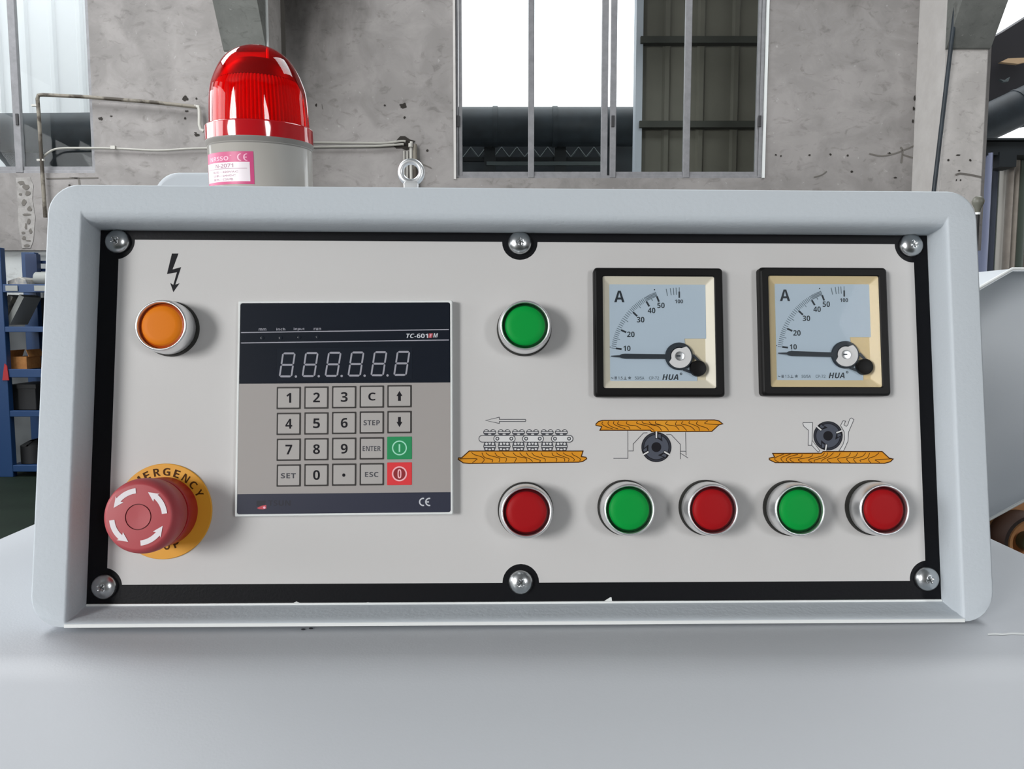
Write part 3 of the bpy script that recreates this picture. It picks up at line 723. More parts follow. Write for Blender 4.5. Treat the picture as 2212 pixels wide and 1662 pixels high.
b = MB(); b.box(-0.2317, 0.2295, -0.104, 0.104, -0.002, 0.0, 'plate_black'); fp = obj('faceplate', b, cb)
b = MB(); b.box(-0.2313, 0.2293, -0.1046, -0.1035, 0.0, 0.0012, 'edge_white'); obj('plate_edge', b, cb)
for pts in (((1305, 1299), (1318, 1291), (1321, 1291), (1322, 1299)), ((628, 1305), (640, 1300), (655, 1305)), ((780, 1304), (795, 1301), (808, 1304))):
    b = MB(); b.poly(pts, lambda u, v: PX(u, v, 0.00006), 'edge_white'); obj('paint_chip', b, cb, label='white chip at the lower edge of the black border')
b = MB(); pp = PX(190, 560, 0.004); b.box(-0.2317, -0.2309, 0.076, 0.098, 0.001, 0.0035, 'ink_light'); 
SCREW = [(251, 521), (1123, 524), (1971, 529), (2005, 1252), (1125, 1259), (222, 1269)]
# cream print with notches round the screws
LT, RT, RB, LB = PX(258, 518), PX(1973, 528), PX(2000, 1255), PX(230, 1264)
xl_, xr_ = (LT.x + LB.x) / 2, (RT.x + RB.x) / 2; yt_, yb_ = (LT.y + RT.y) / 2, (LB.y + RB.y) / 2
sc_ = [PX(x, y) for x, y in SCREW]; rn = 0.0102


def arc(c, a0, a1, r=rn, n=14): return [(c.x + r * cos(R_(a0 + (a1 - a0) * i / n)), c.y + r * sin(R_(a0 + (a1 - a0) * i / n))) for i in range(n + 1)]


def ahit(c, x=None, y=None, sx=1, sy=1, r=rn):
    """angle at which the notch circle meets the line x or y"""
    if x is not None: return math.degrees(math.atan2(sy * math.sqrt(max(r * r - (x - c.x) ** 2, 0)), x - c.x))
    return math.degrees(math.atan2(y - c.y, sx * math.sqrt(max(r * r - (y - c.y) ** 2, 0))))


out = []
c = sc_[0]; out += arc(c, ahit(c, x=xl_, sy=-1) % 360 - 360, ahit(c, y=yt_, sx=1))
c = sc_[1]; a0, a1 = ahit(c, y=yt_, sx=-1) % 360, ahit(c, y=yt_, sx=1) % 360
out += arc(c, a0 if a0 <= 180 + 90 else a0, a1 + (360 if a1 < a0 else 0), 0.0099)
c = sc_[2]; out += arc(c, ahit(c, y=yt_, sx=-1) % 360, ahit(c, x=xr_, sy=-1) % 360)
c = sc_[3]; out += arc(c, ahit(c, x=xr_, sy=1) % 360, ahit(c, y=yb_, sx=-1) % 360)
c = sc_[4]; a0, a1 = ahit(c, y=yb_, sx=1) % 360, ahit(c, y=yb_, sx=-1) % 360
out += arc(c, a0 - (360 if a0 > a1 else 0), a1, 0.0099)
c = sc_[5]; out += arc(c, ahit(c, y=yb_, sx=1), ahit(c, x=xl_, sy=1))
b = MB(); b.poly(out, lambda u, v: Vector((u, v, 0.00005)), 'plate_cream'); obj('cream_print', b, fp, label='cream painted field of the faceplate')

# screws: pan heads with a cross recess
b = MB(); RS = 0.0066
b.lathe([(RS, 0), (RS, 0.0008), (RS * 0.94, 0.0018), (RS * 0.8, 0.0028), (RS * 0.6, 0.0036), (RS * 0.35, 0.0041), (RS * 0.12, 0.0043), (0.00002, 0.00432)], 'zinc', 40, cap0=True)
so = obj('screw', b)
k = MB()
for a in (0, 90):
    d = Vector((cos(R_(a)), sin(R_(a)), 0)); e2 = Vector((-d.y, d.x, 0))
    k.loft([[d * 0.0006 * s1 + e2 * 0.0003 * s2 + Vector((0, 0, 0.0016)) for s1, s2 in ((-1, -1), (1, -1), (1, 1), (-1, 1))], [d * 0.0031 * s1 + e2 * 0.0007 * s2 + Vector((0, 0, 0.006)) for s1, s2 in ((-1, -1), (1, -1), (1, 1), (-1, 1))]], 'zinc_dark')
ko = obj('recess_tool', k)
bo = so.modifiers.new('cut', 'BOOLEAN'); bo.operation = 'DIFFERENCE'; bo.object = ko; bo.solver = 'EXACT'; bo.use_self = True
dg = bpy.context.evaluated_depsgraph_get(); sm = bpy.data.meshes.new_from_object(so.evaluated_get(dg)); sm.name = 'screw'
bpy.data.objects.remove(so); bpy.data.objects.remove(ko)
for (x, y), an in zip(SCREW, (35, 8, 20, 25, 40, 55)):
    c = PX(x, y, 0.002); o = bpy.data.objects.new('screw', sm); C.objects.link(o); o.parent = cb
    o.location = (c.x, c.y, 0.0001); o.rotation_euler = (0, 0, R_(an))

# ---- printed symbols on the faceplate
H1 = 0.00010


def zf(ox, oy, sc, h, org=None):
    org = org or Vector((0, 0, 0))
    return lambda u, v: PX(ox + u / sc, oy + v / sc, h) - org


f = zf(180, 460, 4.888, H1)
b = MB(); b.poly([(935, 430), (1005, 430), (942, 598), (1033, 573), (972, 758), (1017, 743), (950, 838), (917, 740), (950, 760), (988, 628), (883, 647)], f, 'ink'); obj('lightning_symbol', b, fp)
K = 6.9125


def lay(i): return H1 + 0.00002 * i


def board(b, ox, oy, outline, grain):
    b.poly(outline, zf(ox, oy, K, lay(0)), 'ink_wood')
    for g_ in grain: b.ribbon(cat(g_, 5), 10, zf(ox, oy, K, lay(1)), 'ink_brown')
    b.ribbon(outline, 15, zf(ox, oy, K, lay(2)), 'ink_brown', True)


def stadium(x0, x1, y0, y1, n=8):
    r = (y1 - y0) / 2; cy = (y0 + y1) / 2
    return [(x1 - r + r * cos(R_(-90 + 180 * i / n)), cy + r * sin(R_(-90 + 180 * i / n))) for i in range(n + 1)] + [(x0 + r + r * cos(R_(90 + 180 * i / n)), cy + r * sin(R_(90 + 180 * i / n))) for i in range(n + 1)]


b = MB(); O = (970, 880)
board(b, *O, [(300, 655), (2000, 655), (1975, 738), (2045, 748), (2055, 772), (1995, 812), (1930, 822), (300, 842), (210, 832), (135, 780), (140, 757), (190, 755)],
      [[(335, 675), (380, 710), (480, 740), (520, 770), (520, 800), (490, 830)], [(490, 680), (520, 740), (570, 765), (650, 785), (640, 825)], [(550, 680), (600, 720), (700, 745), (755, 770), (745, 820)], [(685, 680), (720, 730), (780, 750), (855, 760), (845, 820)],
       [(795, 680), (840, 725), (900, 745), (1000, 755), (990, 800), (975, 825)], [(955, 680), (1000, 725), (1060, 745), (1150, 765), (1160, 815)], [(1055, 680), (1100, 730), (1200, 770), (1250, 815)], [(1155, 680), (1190, 730), (1270, 765), (1360, 795), (1350, 820)],
       [(1235, 680), (1270, 720), (1340, 745), (1430, 770), (1435, 815)], [(1375, 680), (1400, 725), (1460, 742), (1600, 760), (1600, 815)], [(1535, 680), (1560, 725), (1650, 745), (1720, 765), (1725, 810)], [(1605, 680), (1640, 710), (1730, 745), (1790, 770), (1780, 810)],
       [(1705, 680), (1740, 710), (1830, 745), (1870, 780), (1860, 805)], [(1835, 680), (1850, 710), (1910, 740), (1960, 775), (1950, 805)], [(160, 772), (400, 770), (400, 790), (350, 830)]])
b.ribbon([(545, 198), (750, 150), (752, 182), (1140, 182), (1147, 198), (1140, 213), (752, 213), (750, 243)], 10, zf(*O, K, lay(1)), 'ink_grey', True)
for cx_ in (607, 823, 1037, 1248, 1465, 1677):
    b.poly(cat([(cx_ - 97, 375), (cx_ - 82, 345), (cx_ - 50, 329), (cx_ - 22, 340), (cx_, 358), (cx_ + 22, 340), (cx_ + 50, 329), (cx_ + 82, 345), (cx_ + 97, 375), (cx_ + 75, 412), (cx_, 420), (cx_ - 75, 412)], 3, True), zf(*O, K, lay(1)), 'ink_grey')
    f = zf(*O, K, lay(2)); b.ribbon([(cx_ - 84, 376), (cx_ + 84, 376)], 14, f, 'ink_light')
    for s_ in (-52, 52): b.disc(cx_ + s_, 351, 24, f, 'ink_light', 7, 12)
    b.disc(cx_, 404, 26, f, 'ink_light', 9, 12)
    f = zf(*O, K, lay(1)); b.poly([(cx_ - 78, 520), (cx_ + 78, 520), (cx_ + 97, 588), (cx_ + 74, 650), (cx_ - 74, 650), (cx_ - 97, 588)], f, 'ink_grey')
    f = zf(*O, K, lay(2)); b.ribbon([(cx_ - 84, 587), (cx_ + 84, 587)], 16, f, 'ink_light')
    for s_ in (-48, 48):
        b.disc(cx_ + s_, 548, 19, f, 'ink_light', 20, 12); b.disc(cx_ + s_, 625, 18, f, 'ink_light', 14, 12)
    b.poly([(cx_ - 22, 530), (cx_ + 22, 530), (cx_ + 8, 560), (cx_ - 8, 560)], f, 'ink_light'); b.disc(cx_, 632, 20, f, 'ink_light', 12, 12)
st = stadium(445, 1850, 422, 522); b.poly(st, zf(*O, K, lay(3)), 'plate_cream'); b.ribbon(st, 11, zf(*O, K, lay(4)), 'ink_grey', True)
for x0, x1 in ((668, 988), (1097, 1412), (1528, 1850)):
    st = stadium(x0, x1, 422, 522); b.poly(st, zf(*O, K, lay(5)), 'ink_light'); b.ribbon(st, 12, zf(*O, K, lay(6)), 'ink_grey', True)
    for cx_ in (x0 + 54, x1 - 58): b.ring(cx_, 470, 14, 29, zf(*O, K, lay(6)), 'ink_grey', 20)
obj('chain_pictogram', b, fp)


def cutter(b, ox, oy, cx_, cy_, r, rot):
    f0, f1, f2, f3 = (zf(ox, oy, K, lay(i)) for i in (3, 4, 5, 6))
    b.disc(cx_, cy_, r, f0, 'ink_steel_dark', n=48); b.disc(cx_, cy_, r * 0.82, f1, 'ink_steel', n=48)
    b.ring(cx_, cy_, r * 0.955, r, f2, 'ink', 48); b.ring(cx_, cy_, r * 0.81, r * 0.855, f2, 'ink', 48)
    b.disc(cx_, cy_, r * 0.33, f2, 'ink', n=32)
    s_ = r / 222
    for q in range(3):
        a = R_(-(rot + 120 * q))

        def tr(p): x, y = p[0] * s_, p[1] * s_; return (cx_ + x * cos(a) - y * sin(a), cy_ + x * sin(a) + y * cos(a))
        b.poly([tr(p) for p in ((-19, -226), (-19, -127), (18, -127), (92, -82), (68, -214))], f2, 'ink')
        b.poly([tr(p) for p in ((26, -188), (62, -194), (70, -128), (28, -142))], f3, 'ink_steel')
        b.poly([tr(p) for p in ((-11, -232), (-11, -134), (11, -134), (11, -232))], f3, 'ink_light')


b = MB(); O = (1270, 880)
board(b, *O, [(220, 197), (1890, 190), (1960, 207), (2012, 250), (1955, 265), (1850, 362), (950, 368), (935, 345), (180, 345), (205, 290), (120, 272), (120, 250), (160, 213)],
      [[(310, 210), (300, 250), (350, 290), (450, 325)], [(225, 215), (210, 250), (270, 290), (370, 325)], [(390, 210), (385, 250), (450, 285), (560, 325)], [(460, 210), (445, 255), (520, 275), (600, 290), (630, 330)], [(585, 210), (575, 245), (630, 270), (720, 280), (790, 325)],
       [(740, 210), (730, 240), (820, 265), (900, 285), (990, 350)], [(805, 210), (830, 240), (930, 260), (1050, 290), (1100, 350)], [(910, 215), (960, 260), (1060, 265), (1150, 290), (1205, 350)], [(1015, 210), (1010, 240), (1090, 268)], [(1185, 210), (1160, 250), (1220, 270), (1310, 285), (1365, 345)],
       [(1325, 210), (1310, 265), (1400, 275), (1475, 350)], [(1420, 210), (1400, 250), (1480, 270), (1550, 300), (1600, 350)], [(1520, 210), (1510, 240), (1580, 265), (1650, 300), (1665, 350)], [(1640, 210), (1620, 250), (1680, 280), (1770, 310), (1810, 350)], [(1790, 205), (1750, 245), (1960, 262)]])
for p in ([(597, 350), (597, 765), (380, 765)], [(605, 655), (675, 655), (675, 552), (830, 385), (890, 382)], [(1170, 408), (1240, 408), (1380, 555), (1382, 775)], [(1458, 375), (1465, 720)], [(1385, 658), (1462, 658)], [(1385, 690), (1497, 760)]):
    b.ribbon(p, 9, zf(*O, K, lay(1)), 'ink_grey')
cutter(b, *O, 1022, 597, 224, 0)
obj('lower_cutter_pictogram', b, fp)
b = MB(); O = (1640, 880)
for p in ([(655, 230), (797, 230), (790, 490), (783, 570), (730, 570), (735, 345), (665, 285), (652, 250)], [(790, 495), (905, 650), (880, 672), (785, 570)],
          [(1190, 655), (1250, 560), (1275, 480), (1270, 370), (1215, 275), (1250, 205), (1290, 208), (1265, 265), (1300, 288), (1325, 260), (1350, 180), (1375, 160), (1415, 185), (1335, 370), (1325, 510), (1260, 655)]):
    b.poly(p, zf(*O, K, lay(0)), 'ink_light'); b.ribbon(p, 9, zf(*O, K, lay(1)), 'ink_grey', True)
board(b, *O, [(200, 690), (930, 688), (955, 662), (1835, 662), (1940, 760), (2000, 775), (1960, 815), (1870, 840), (240, 828), (150, 785), (150, 762), (190, 752), (230, 745)],
      [[(370, 700), (250, 750), (235, 785), (290, 820)], [(470, 700), (340, 750), (330, 785), (370, 825)], [(580, 705), (440, 745), (405, 790), (450, 825)], [(640, 705), (620, 745), (470, 765), (475, 800), (520, 825)], [(800, 705), (760, 745), (600, 775), (590, 795), (640, 825)],
       [(975, 680), (930, 730), (760, 775), (745, 800), (790, 825)], [(1020, 680), (990, 740), (830, 790), (830, 820)], [(1110, 680), (1050, 735), (950, 785), (930, 815)], [(1210, 680), (1170, 740), (1030, 775), (1030, 805), (1070, 830)], [(1365, 680), (1320, 740), (1180, 765), (1190, 805), (1220, 830)],
       [(1470, 680), (1430, 740), (1310, 765), (1330, 810), (1360, 830)], [(1590, 680), (1540, 735), (1420, 765), (1420, 800), (1450, 830)], [(1650, 685), (1610, 760), (1510, 790), (1520, 815)], [(1790, 680), (1730, 730), (1640, 765), (1640, 800), (1670, 835)], [(1980, 772), (1745, 785), (1760, 805), (1800, 830)]])
cutter(b, *O, 1028, 428, 218, 50)
obj('upper_cutter_pictogram', b, fp)

# ------------------------------------------------------------------ push buttons
HB = 0.0145
_bm = {}


def button(name, px, py, colr, label, group=None, cat_='push button'):
    c = PX(px, py, HB); o = thing(name, label, cat_, MP @ T(c.x, c.y, 0.0001), group)

    def part(n, key, build):
        if key not in _bm: _bm[key] = build()
        q = _bm[key]
        if q.parent is not None: q = q.copy(); C.objects.link(q)
        q.parent = o; return q

    def base(): b = MB(); b.lathe([(0.0151, 0), (0.0151, 0.0018), (0.0147, 0.0030), (0.0136, 0.0032)], 'rubber', 56, cap0=True); return obj('gasket', b)

    def bez():
        b = MB(); b.lathe([(0.0137, 0.0030), (0.0143, 0.0034), (0.0144, 0.0085), (0.01425, 0.0102), (0.0139, 0.0124), (0.0136, 0.0136), (0.0133, 0.01425), (0.0129, 0.0145), (0.0125, 0.0144), (0.0122, 0.0139), (0.0121, 0.0100)], 'chrome', 64, cap1=False); return obj('bezel', b, angle=60)

    def lens():
        b = MB(); b.lathe([(0.01205, 0.0095), (0.0120, 0.0112), (0.0117, 0.0119), (0.0107, 0.0125)], 'lens_%s_rim' % colr, 56, cap1=False)
        b.lathe([(0.0107, 0.0125), (0.0103, 0.0132), (0.0098, 0.0137), (0.0070, 0.0139), (0.0035, 0.0140), (0.00001, 0.0140)], 'lens_' + colr, 56); return obj('lens', b, angle=60)
    part('gasket', 'g', base); part('bezel', 'b', bez); part('lens', colr, lens)
    return o


button('pilot_button', 346.7, 703, 'orange', 'orange button in a silver ring under the lightning bolt symbol')
G_ = 'start and stop push buttons'
button('push_button', 1134.5, 703, 'green', 'green push button standing alone between keypad unit and nearer ammeter', G_)
button('push_button', 1137.5, 1107, 'red', 'red push button straight below the chain pictogram', G_)
button('push_button', 1360, 1102, 'green', 'green push button below the pictogram of a cutter under a board', G_)
button('push_button', 1541, 1102, 'red', 'red push button between the two green buttons of the bottom row', G_)
button('push_button', 1729, 1103, 'green', 'green push button below the pictogram of a cutter on top of a board', G_)
button('push_button', 1912, 1102, 'red', 'red push button at the end of the bottom row beside the corner screw', G_)

# ------------------------------------------------------------------ emergency stop
c = PX(354, 1105, 0.001); E0 = Vector((c.x, c.y, 0))
es = thing('emergency_stop', 'red mushroom emergency stop with white arrows on a yellow disc', 'emergency stop', MP @ T(c.x, c.y, 0.0001))
b = MB(); b.lathe([(0.0255, 0), (0.0255, 0.0007), (0.0252, 0.0010)], 'stop_yellow', 72, cap0=True); yd = obj('legend_disc', b, es)
b = MB(); f = zf(180, 960, 4.888, 0.00115 + 0.0001, E0 + Vector((0, 0, 0.0001)))
zc_x, zc_y = 850, 709
for ch, a in zip('EMERGENCY', (-55, -40.5, -25.7, -10.4, 4, 19, 33.6, 48, 63)):
    A = R_(a); b.text(ch.translate(BOLD), zc_x + 418 * sin(A), zc_y - 418 * cos(A), {'M': 82, 'E': 60, 'G': 76}.get(ch, 68), 82, f, 'ink_brown', 0, 0, A)
obj('emergency_lettering', b, yd); b = MB()
for ch, a in zip('STOP', (-27, -11, 4.8, 21)):
    A = R_(a); b.text(ch.translate(BOLD), zc_x + 365 * sin(A), zc_y + 365 * cos(A), 66, 84, f, 'ink_brown', 0, 0, -A)
obj('stop_lettering', b, yd)
b = MB(); b.lathe([(0.0178, 0.0010), (0.0183, 0.0016), (0.0183, 0.0120), (0.0178, 0.0130), (0.0150, 0.0132)], 'stop_collar', 64, cap0=True, cap1=False); obj('collar', b, es)
b = MB(); b.lathe([(0.0150, 0.0128), (0.0172, 0.0138), (0.0180, 0.0150), (0.0186, 0.0180), (0.0189, 0.0225), (0.0189, 0.0252), (0.0185, 0.0272), (0.0176, 0.0291), (0.0165, 0.0302), (0.0157, 0.0306), (0.0065, 0.0308)], 'stop_red', 72, cap0=True, cap1=False)
b.lathe([(0.0065, 0.0308), (0.0064, 0.0303), (0.0060, 0.0303), (0.0060, 0.0308)], 'stop_groove', 72, cap1=False); b.lathe([(0.0060, 0.0308), (0.0040, 0.0307), (0.00001, 0.0306)], 'stop_red', 72); cap = obj('mushroom_cap', b, es)
fa = lambda u, v: Vector((u, v, 0.0309))
for q in range(4):
    b = MB(); r0, r1, rm = 0.0117, 0.0143, 0.0130; A0, A1, A2 = 7 + 90 * q, 50 + 90 * q, 70 + 90 * q
    arcp = [(r1 * cos(R_(a)), r1 * sin(R_(a))) for a in [A0 + (A1 - A0) * i / 10 for i in range(11)]]
    arcp += [(0.0153 * cos(R_(A1 - 2)), 0.0153 * sin(R_(A1 - 2))), (rm * cos(R_(A2)), rm * sin(R_(A2))), (0.0104 * cos(R_(A1 - 4)), 0.0104 * sin(R_(A1 - 4)))]
    arcp += [(r0 * cos(R_(a)), r0 * sin(R_(a))) for a in [A1 - (A1 - A0) * i / 10 for i in range(11)]]
    b.poly(arcp, fa, 'stop_arrow'); obj('arrow', b, cap)


# ------------------------------------------------------------------ ammeters
def ammeter(cpx, cpy, rim, base, label, dx=0.0, dy=0.0, ndeg=0.0, zero=False):
    c = PX(cpx, cpy, 0.006); rt = R_(0.3)
    o = thing('ammeter', label, 'ammeter', MP @ T(c.x, c.y, 0.0001), 'ammeters on the panel')
    h = 0.0357; ih = 0.0309; dh = 0.0262
    rr = lambda q, rad, z: at(rrect(-q, q, -q, q, rad, 4), z)
    b = MB(); b.loft([rr(h, 0.002, 0), rr(h, 0.002, 0.0045), rr(h - 0.0004, 0.0022, 0.0054), rr(h - 0.0012, 0.0018, 0.006), rr(ih + 0.0004, 0.0012, 0.006), rr(ih, 0.0010, 0.0056), rr(ih, 0.001, 0.0045)], 'black_plastic', True, False); obj('case', b, o)
    b = MB(); b.loft([rr(ih, 0.0010, 0.0050), rr(dh, 0.0006, 0.0022)], rim, False, False); obj('inner_rim', b, o)
    b = MB(); b.loft([rr(dh + 0.0002, 0.0004, 0.0010), rr(dh + 0.0002, 0.0004, 0.0022)], base); obj('back_plate', b, o)
    q0 = PX(1421, 717, 0.006); org = Vector((q0.x - dx, q0.y - dy, 0))
    HD = 0.0026
    f = zf(1250, 560, 5.194, HD, org)
    b = MB(); lo = [(v.x, v.y) for v in (f(*p) for p in ((325, 280), (1403, 280), (1412, 892), (1168, 892), (1180, 1000), (1250, 1200), (1312, 1330), (1312, 1388), (335, 1388)))]
    b.slab(lo, 0.0020, HD, 'dial_blue'); dl = obj('dial', b, o)
    b = MB(); hx, hy = 1110, 1090; f = zf(1250, 560, 5.194, HD + 0.00005, org); f2 = zf(1250, 560, 5.194, HD + 0.00008, org)
    pt = [(10, 7.0), (20, 24.2), (30, 43.6), (40, 59), (50, 69.5)]

    def ang(v):
        for (v0, a0), (v1, a1) in zip(pt, pt[1:]):
            if v <= v1: return a0 + (a1 - a0) * (v - v0) / (v1 - v0)
        return pt[-1][1]

    def ray_(a, r0, r1, wd, m, fn=f):
        A = R_(180 - a); b.ribbon([(hx + r0 * cos(A), hy - r0 * sin(A)), (hx + r1 * cos(A), hy - r1 * sin(A))], wd, fn, m)
    for i in range(41): 
        v = 10 + i; ray_(ang(v), 715 if i % 5 else 690, 768, 7 if v < 42 else 9, 'dial_grey')
    for v, a in pt: ray_(a, 652, 716, 20, 'dial_ink', f2)
    ray_(90, 655, 725, 17, 'dial_ink', f2); ray_(90, 720, 772, 7, 'dial_grey')
    for a in (79, 82.5, 85, 87.3): ray_(a, 690, 770, 8, 'dial_grey')
    b.disc(832, 344, 8, f2, 'dial_ink', n=8); b.disc(335, 988, 6, f2, 'dial_ink', n=8)
    for t_, x, y, wd, ht in (('10', 523, 1002, 80, 60), ('20', 567, 845, 84, 62), ('30', 677, 680, 84, 62), ('40', 800, 577, 84, 62), ('50', 905, 520, 82, 62), ('100', 1107, 475, 90, 42)):
        b.text(t_.translate(BOLD), x, y, wd, ht, f2, 'dial_ink')
    b.text('A'.translate(BOLD), 438, 420, 115, 130, f2, 'dial_ink')
    b.text('HUA'.translate(BITAL), 1010, 1325, 180, 64, f2, 'dial_ink'); b.ring(1130, 1288, 8, 14, f2, 'dial_ink', 12); b.text('R', 1130, 1288, 10, 12, f2, 'dial_ink')
    b.text('~', 358, 1335, 26, 12, f2, 'dial_ink'); b.text('1.5'.translate(SANS), 450, 1335, 50, 34, f2, 'dial_ink'); b.text('50/5A'.translate(SANS), 665, 1335, 106, 36, f2, 'dial_grey', 0.01); b.text('CP-72'.translate(SANS), 827, 1335, 112, 36, f2, 'dial_grey', 0.01)
    for y in (1322, 1334, 1346): b.ribbon([(384, y), (410, y)], 7, f2, 'dial_ink')
    b.ribbon([(485, 1350), (520, 1350)], 5, f2, 'dial_ink'); b.ribbon([(502, 1350), (502, 1318)], 5, f2, 'dial_ink')
    b.poly([(553 + (22 if i % 2 == 0 else 11) * sin(R_(36 * i)), 1334 - (22 if i % 2 == 0 else 11) * cos(R_(36 * i))) for i in range(10)], f2, 'dial_grey')
    if zero: b.text('0'.translate(BOLD), 505, 1075, 34, 60, f2, 'dial_ink', 0.012)
    obj('dial_print', b, dl)
    f = zf(1250, 560, 5.194, 0.0040, org); hub = f(hx, hy); k_ = 0.0000485 * 1.0
    L_ = lambda p: ((f(*p)).x - hub.x, (f(*p)).y - hub.y)
    b = MB(); b.slab([L_(p) for p in ((345, 1084), (440, 1079), (465, 1066), (500, 1062), (975, 1068), (975, 1118), (500, 1116), (465, 1112), (440, 1100), (345, 1094))], -0.0002, 0.0002, 'dial_ink')
    nd = obj('needle', b, o); nd.location = hub; nd.rotation_euler = (0, 0, R_(ndeg))
    b = MB(); b.lathe([(0.0076, 0.0024), (0.0076, 0.0040), (0.0073, 0.0044), (0.0050, 0.0044), (0.0048, 0.0036)], 'dial_ink', 40, (hub.x, hub.y), cap1=True); mv = obj('movement', b, o)
    b = MB(); pts = [(0.0066 * cos(R_(a)), 0.0066 * sin(R_(a))) for a in range(-150, 62, 12)] + [(0.0045 * cos(R_(a)), 0.0045 * sin(R_(a))) for a in range(75, 200, 15)]
    b.slab([(hub.x + x, hub.y + y) for x, y in pts], 0.0040, 0.00462, 'ink_light'); obj('bridge', b, mv)
    b = MB(); b.lathe([(0.0026, 0.0046), (0.0025, 0.0051), (0.0012, 0.0053)], 'zinc', 20, (hub.x, hub.y)); obj('pivot_screw', b, mv)
    b = MB(); b.box(hub.x - 0.0019, hub.x + 0.0004, hub.y - 0.0004, hub.y + 0.0004, 0.0052, 0.0054, 'dial_ink'); obj('slot', b, mv)
    cq = f(1318, 1228); d = Vector((cq.x - hub.x, cq.y - hub.y)); n_ = Vector((-d.y, d.x)).normalized(); u_ = d.normalized()
    for s_ in (-1, 1):
        b = MB(); a0 = Vector((hub.x, hub.y)) + u_ * 0.0060 + n_ * s_ * 0.0048; a1 = Vector((cq.x, cq.y)) + n_ * s_ * 0.0036 - u_ * 0.001
        b.obox((*((a0 + a1) / 2), 0.0040), (*((a1 - a0) / 2), 0), (*(n_ * 0.0007), 0), (0, 0, 0.0003), 'dial_ink'); obj('arm', b, mv)
    b = MB(); b.lathe([(0.0044, 0.0022), (0.0044, 0.0054), (0.0041, 0.0059), (0.003, 0.0061), (0.00001, 0.0062)], 'black_plastic', 36, (cq.x, cq.y)); obj('zero_adjuster', b, o)
    b = MB(); b.box(-ih + 0.0002, ih - 0.0002, -ih + 0.0002, ih - 0.0002, 0.00545, 0.00555, 'meter_glass'); obj('cover_glass', b, o)
    return o


ammeter(1424.5, 717, 'cream_rim', 'cream_base', 'black-framed ammeter with a pale cream inner rim, nearer the keypad unit', 0, 0, 0.0)
ammeter(1783, 715.5, 'tan_rim', 'tan_base', 'black-framed ammeter with a yellowish tan inner rim, farther from the keypad unit', 0.0006, 0.0004, -1.2, True)

# ------------------------------------------------------------------ keypad controller
c = PX(745.2, 879.6, 0.005); RC = R_(0.45)
ct = thing('keypad_controller', 'keypad unit with a dark six digit display and twenty keys', 'controller', MP @ T(c.x, c.y, 0.0001) @ Matrix.Rotation(RC, 4, 'Z'))
hw = 0.0581; ICT = (T(c.x, c.y, 0.0001) @ Matrix.Rotation(RC, 4, 'Z')).inverted()


def cf(ox, oy, sc, h): return lambda u, v: (lambda p: Vector((p.x, p.y, h)))(ICT @ PX(ox + u / sc, oy + v / sc, 0.005))


rr = lambda q, rad, z: at(rrect(-q, q, -q, q, rad, 4), z)
b = MB(); b.loft([rr(hw, 0.0006, 0), rr(hw, 0.0006, 0.0044), rr(hw - 0.0004, 0.0006, 0.005), rr(hw - 0.0011, 0.0010, 0.005), rr(hw - 0.0014, 0.0010, 0.0047)], 'edge_white', True, True); obj('case', b, ct)
Kc = 4.1736; A_ = (490, 630, Kc); B_ = (490, 820, Kc)
q = hw - 0.0013; yd0 = cf(*A_, 0)(1000, 827).y; yf0 = cf(*B_, 0)(1050, 1026).y


def sheet(name, y0, y1, m, rad=(0, 0, 0, 0), h=0.00475, h2=0.00495):
    lo = rrect(-q, q, y0, y1, [max(r_, 1e-6) for r_ in rad], 4); bb = MB(); bb.loft([at(lo, h), at(lo, h2)], m); return obj(name, bb, ct)


disp = sheet('display_window', yd0, q, 'display_navy', (0.0012, 0.0012, 0, 0)); kp = sheet('keypad_film', yf0, yd0, 'keypad_grey'); ft = sheet('footer_strip', -q, yf0, 'foot_navy', (0, 0, 0.0012, 0.0012))
h1 = 0.00500
for ya in (358, 452):
    b = MB(); f = cf(*A_, h1); b.ribbon([(f_, ya + (f_ - 1000) * -0.0145) for f_ in (128, 2002)], 9, f, 'segment'); obj('white_line', b, disp)
b = MB()
for t_, x, y, wd, ht in (('mm', 322, 343, 68, 20), ('inch', 487, 340, 80, 24), ('input', 652, 340, 98, 28), ('run', 817, 338, 66, 20)): b.text(t_.translate(BOLD), x, y, wd, ht, f, 'segment')
obj('indicator_names', b, disp); b = MB()
b.text('TC-601'.translate(BITAL), 1716, 400, 196, 40, f, 'print_white'); b.text('M'.translate(BITAL), 1882, 396, 44, 38, f, 'print_white'); b.poly([(1822, 378), (1858, 377), (1852, 418), (1816, 419)], f, 'print_red'); b.text('E'.translate(BITAL), 1838, 398, 20, 30, cf(*A_, h1 + 0.00003), 'label_pale', 0.0, 0.2)
obj('model_number', b, disp)
for x, y in ((322, 418), (488, 418), (655, 412), (822, 410)):
    b = MB(); g_ = f(x, y); b.lathe([(0.0011, 0.00490), (0.0010, 0.0051), (0.0005, 0.0052)], 'segment_dim', 14, (g_.x, g_.y)); obj('indicator', b, disp)
b = MB(); b.poly([(455, 515), (1672, 500), (1668, 795), (452, 812)], cf(*A_, h1), 'segment_dim'); obj('digit_block', b, disp)
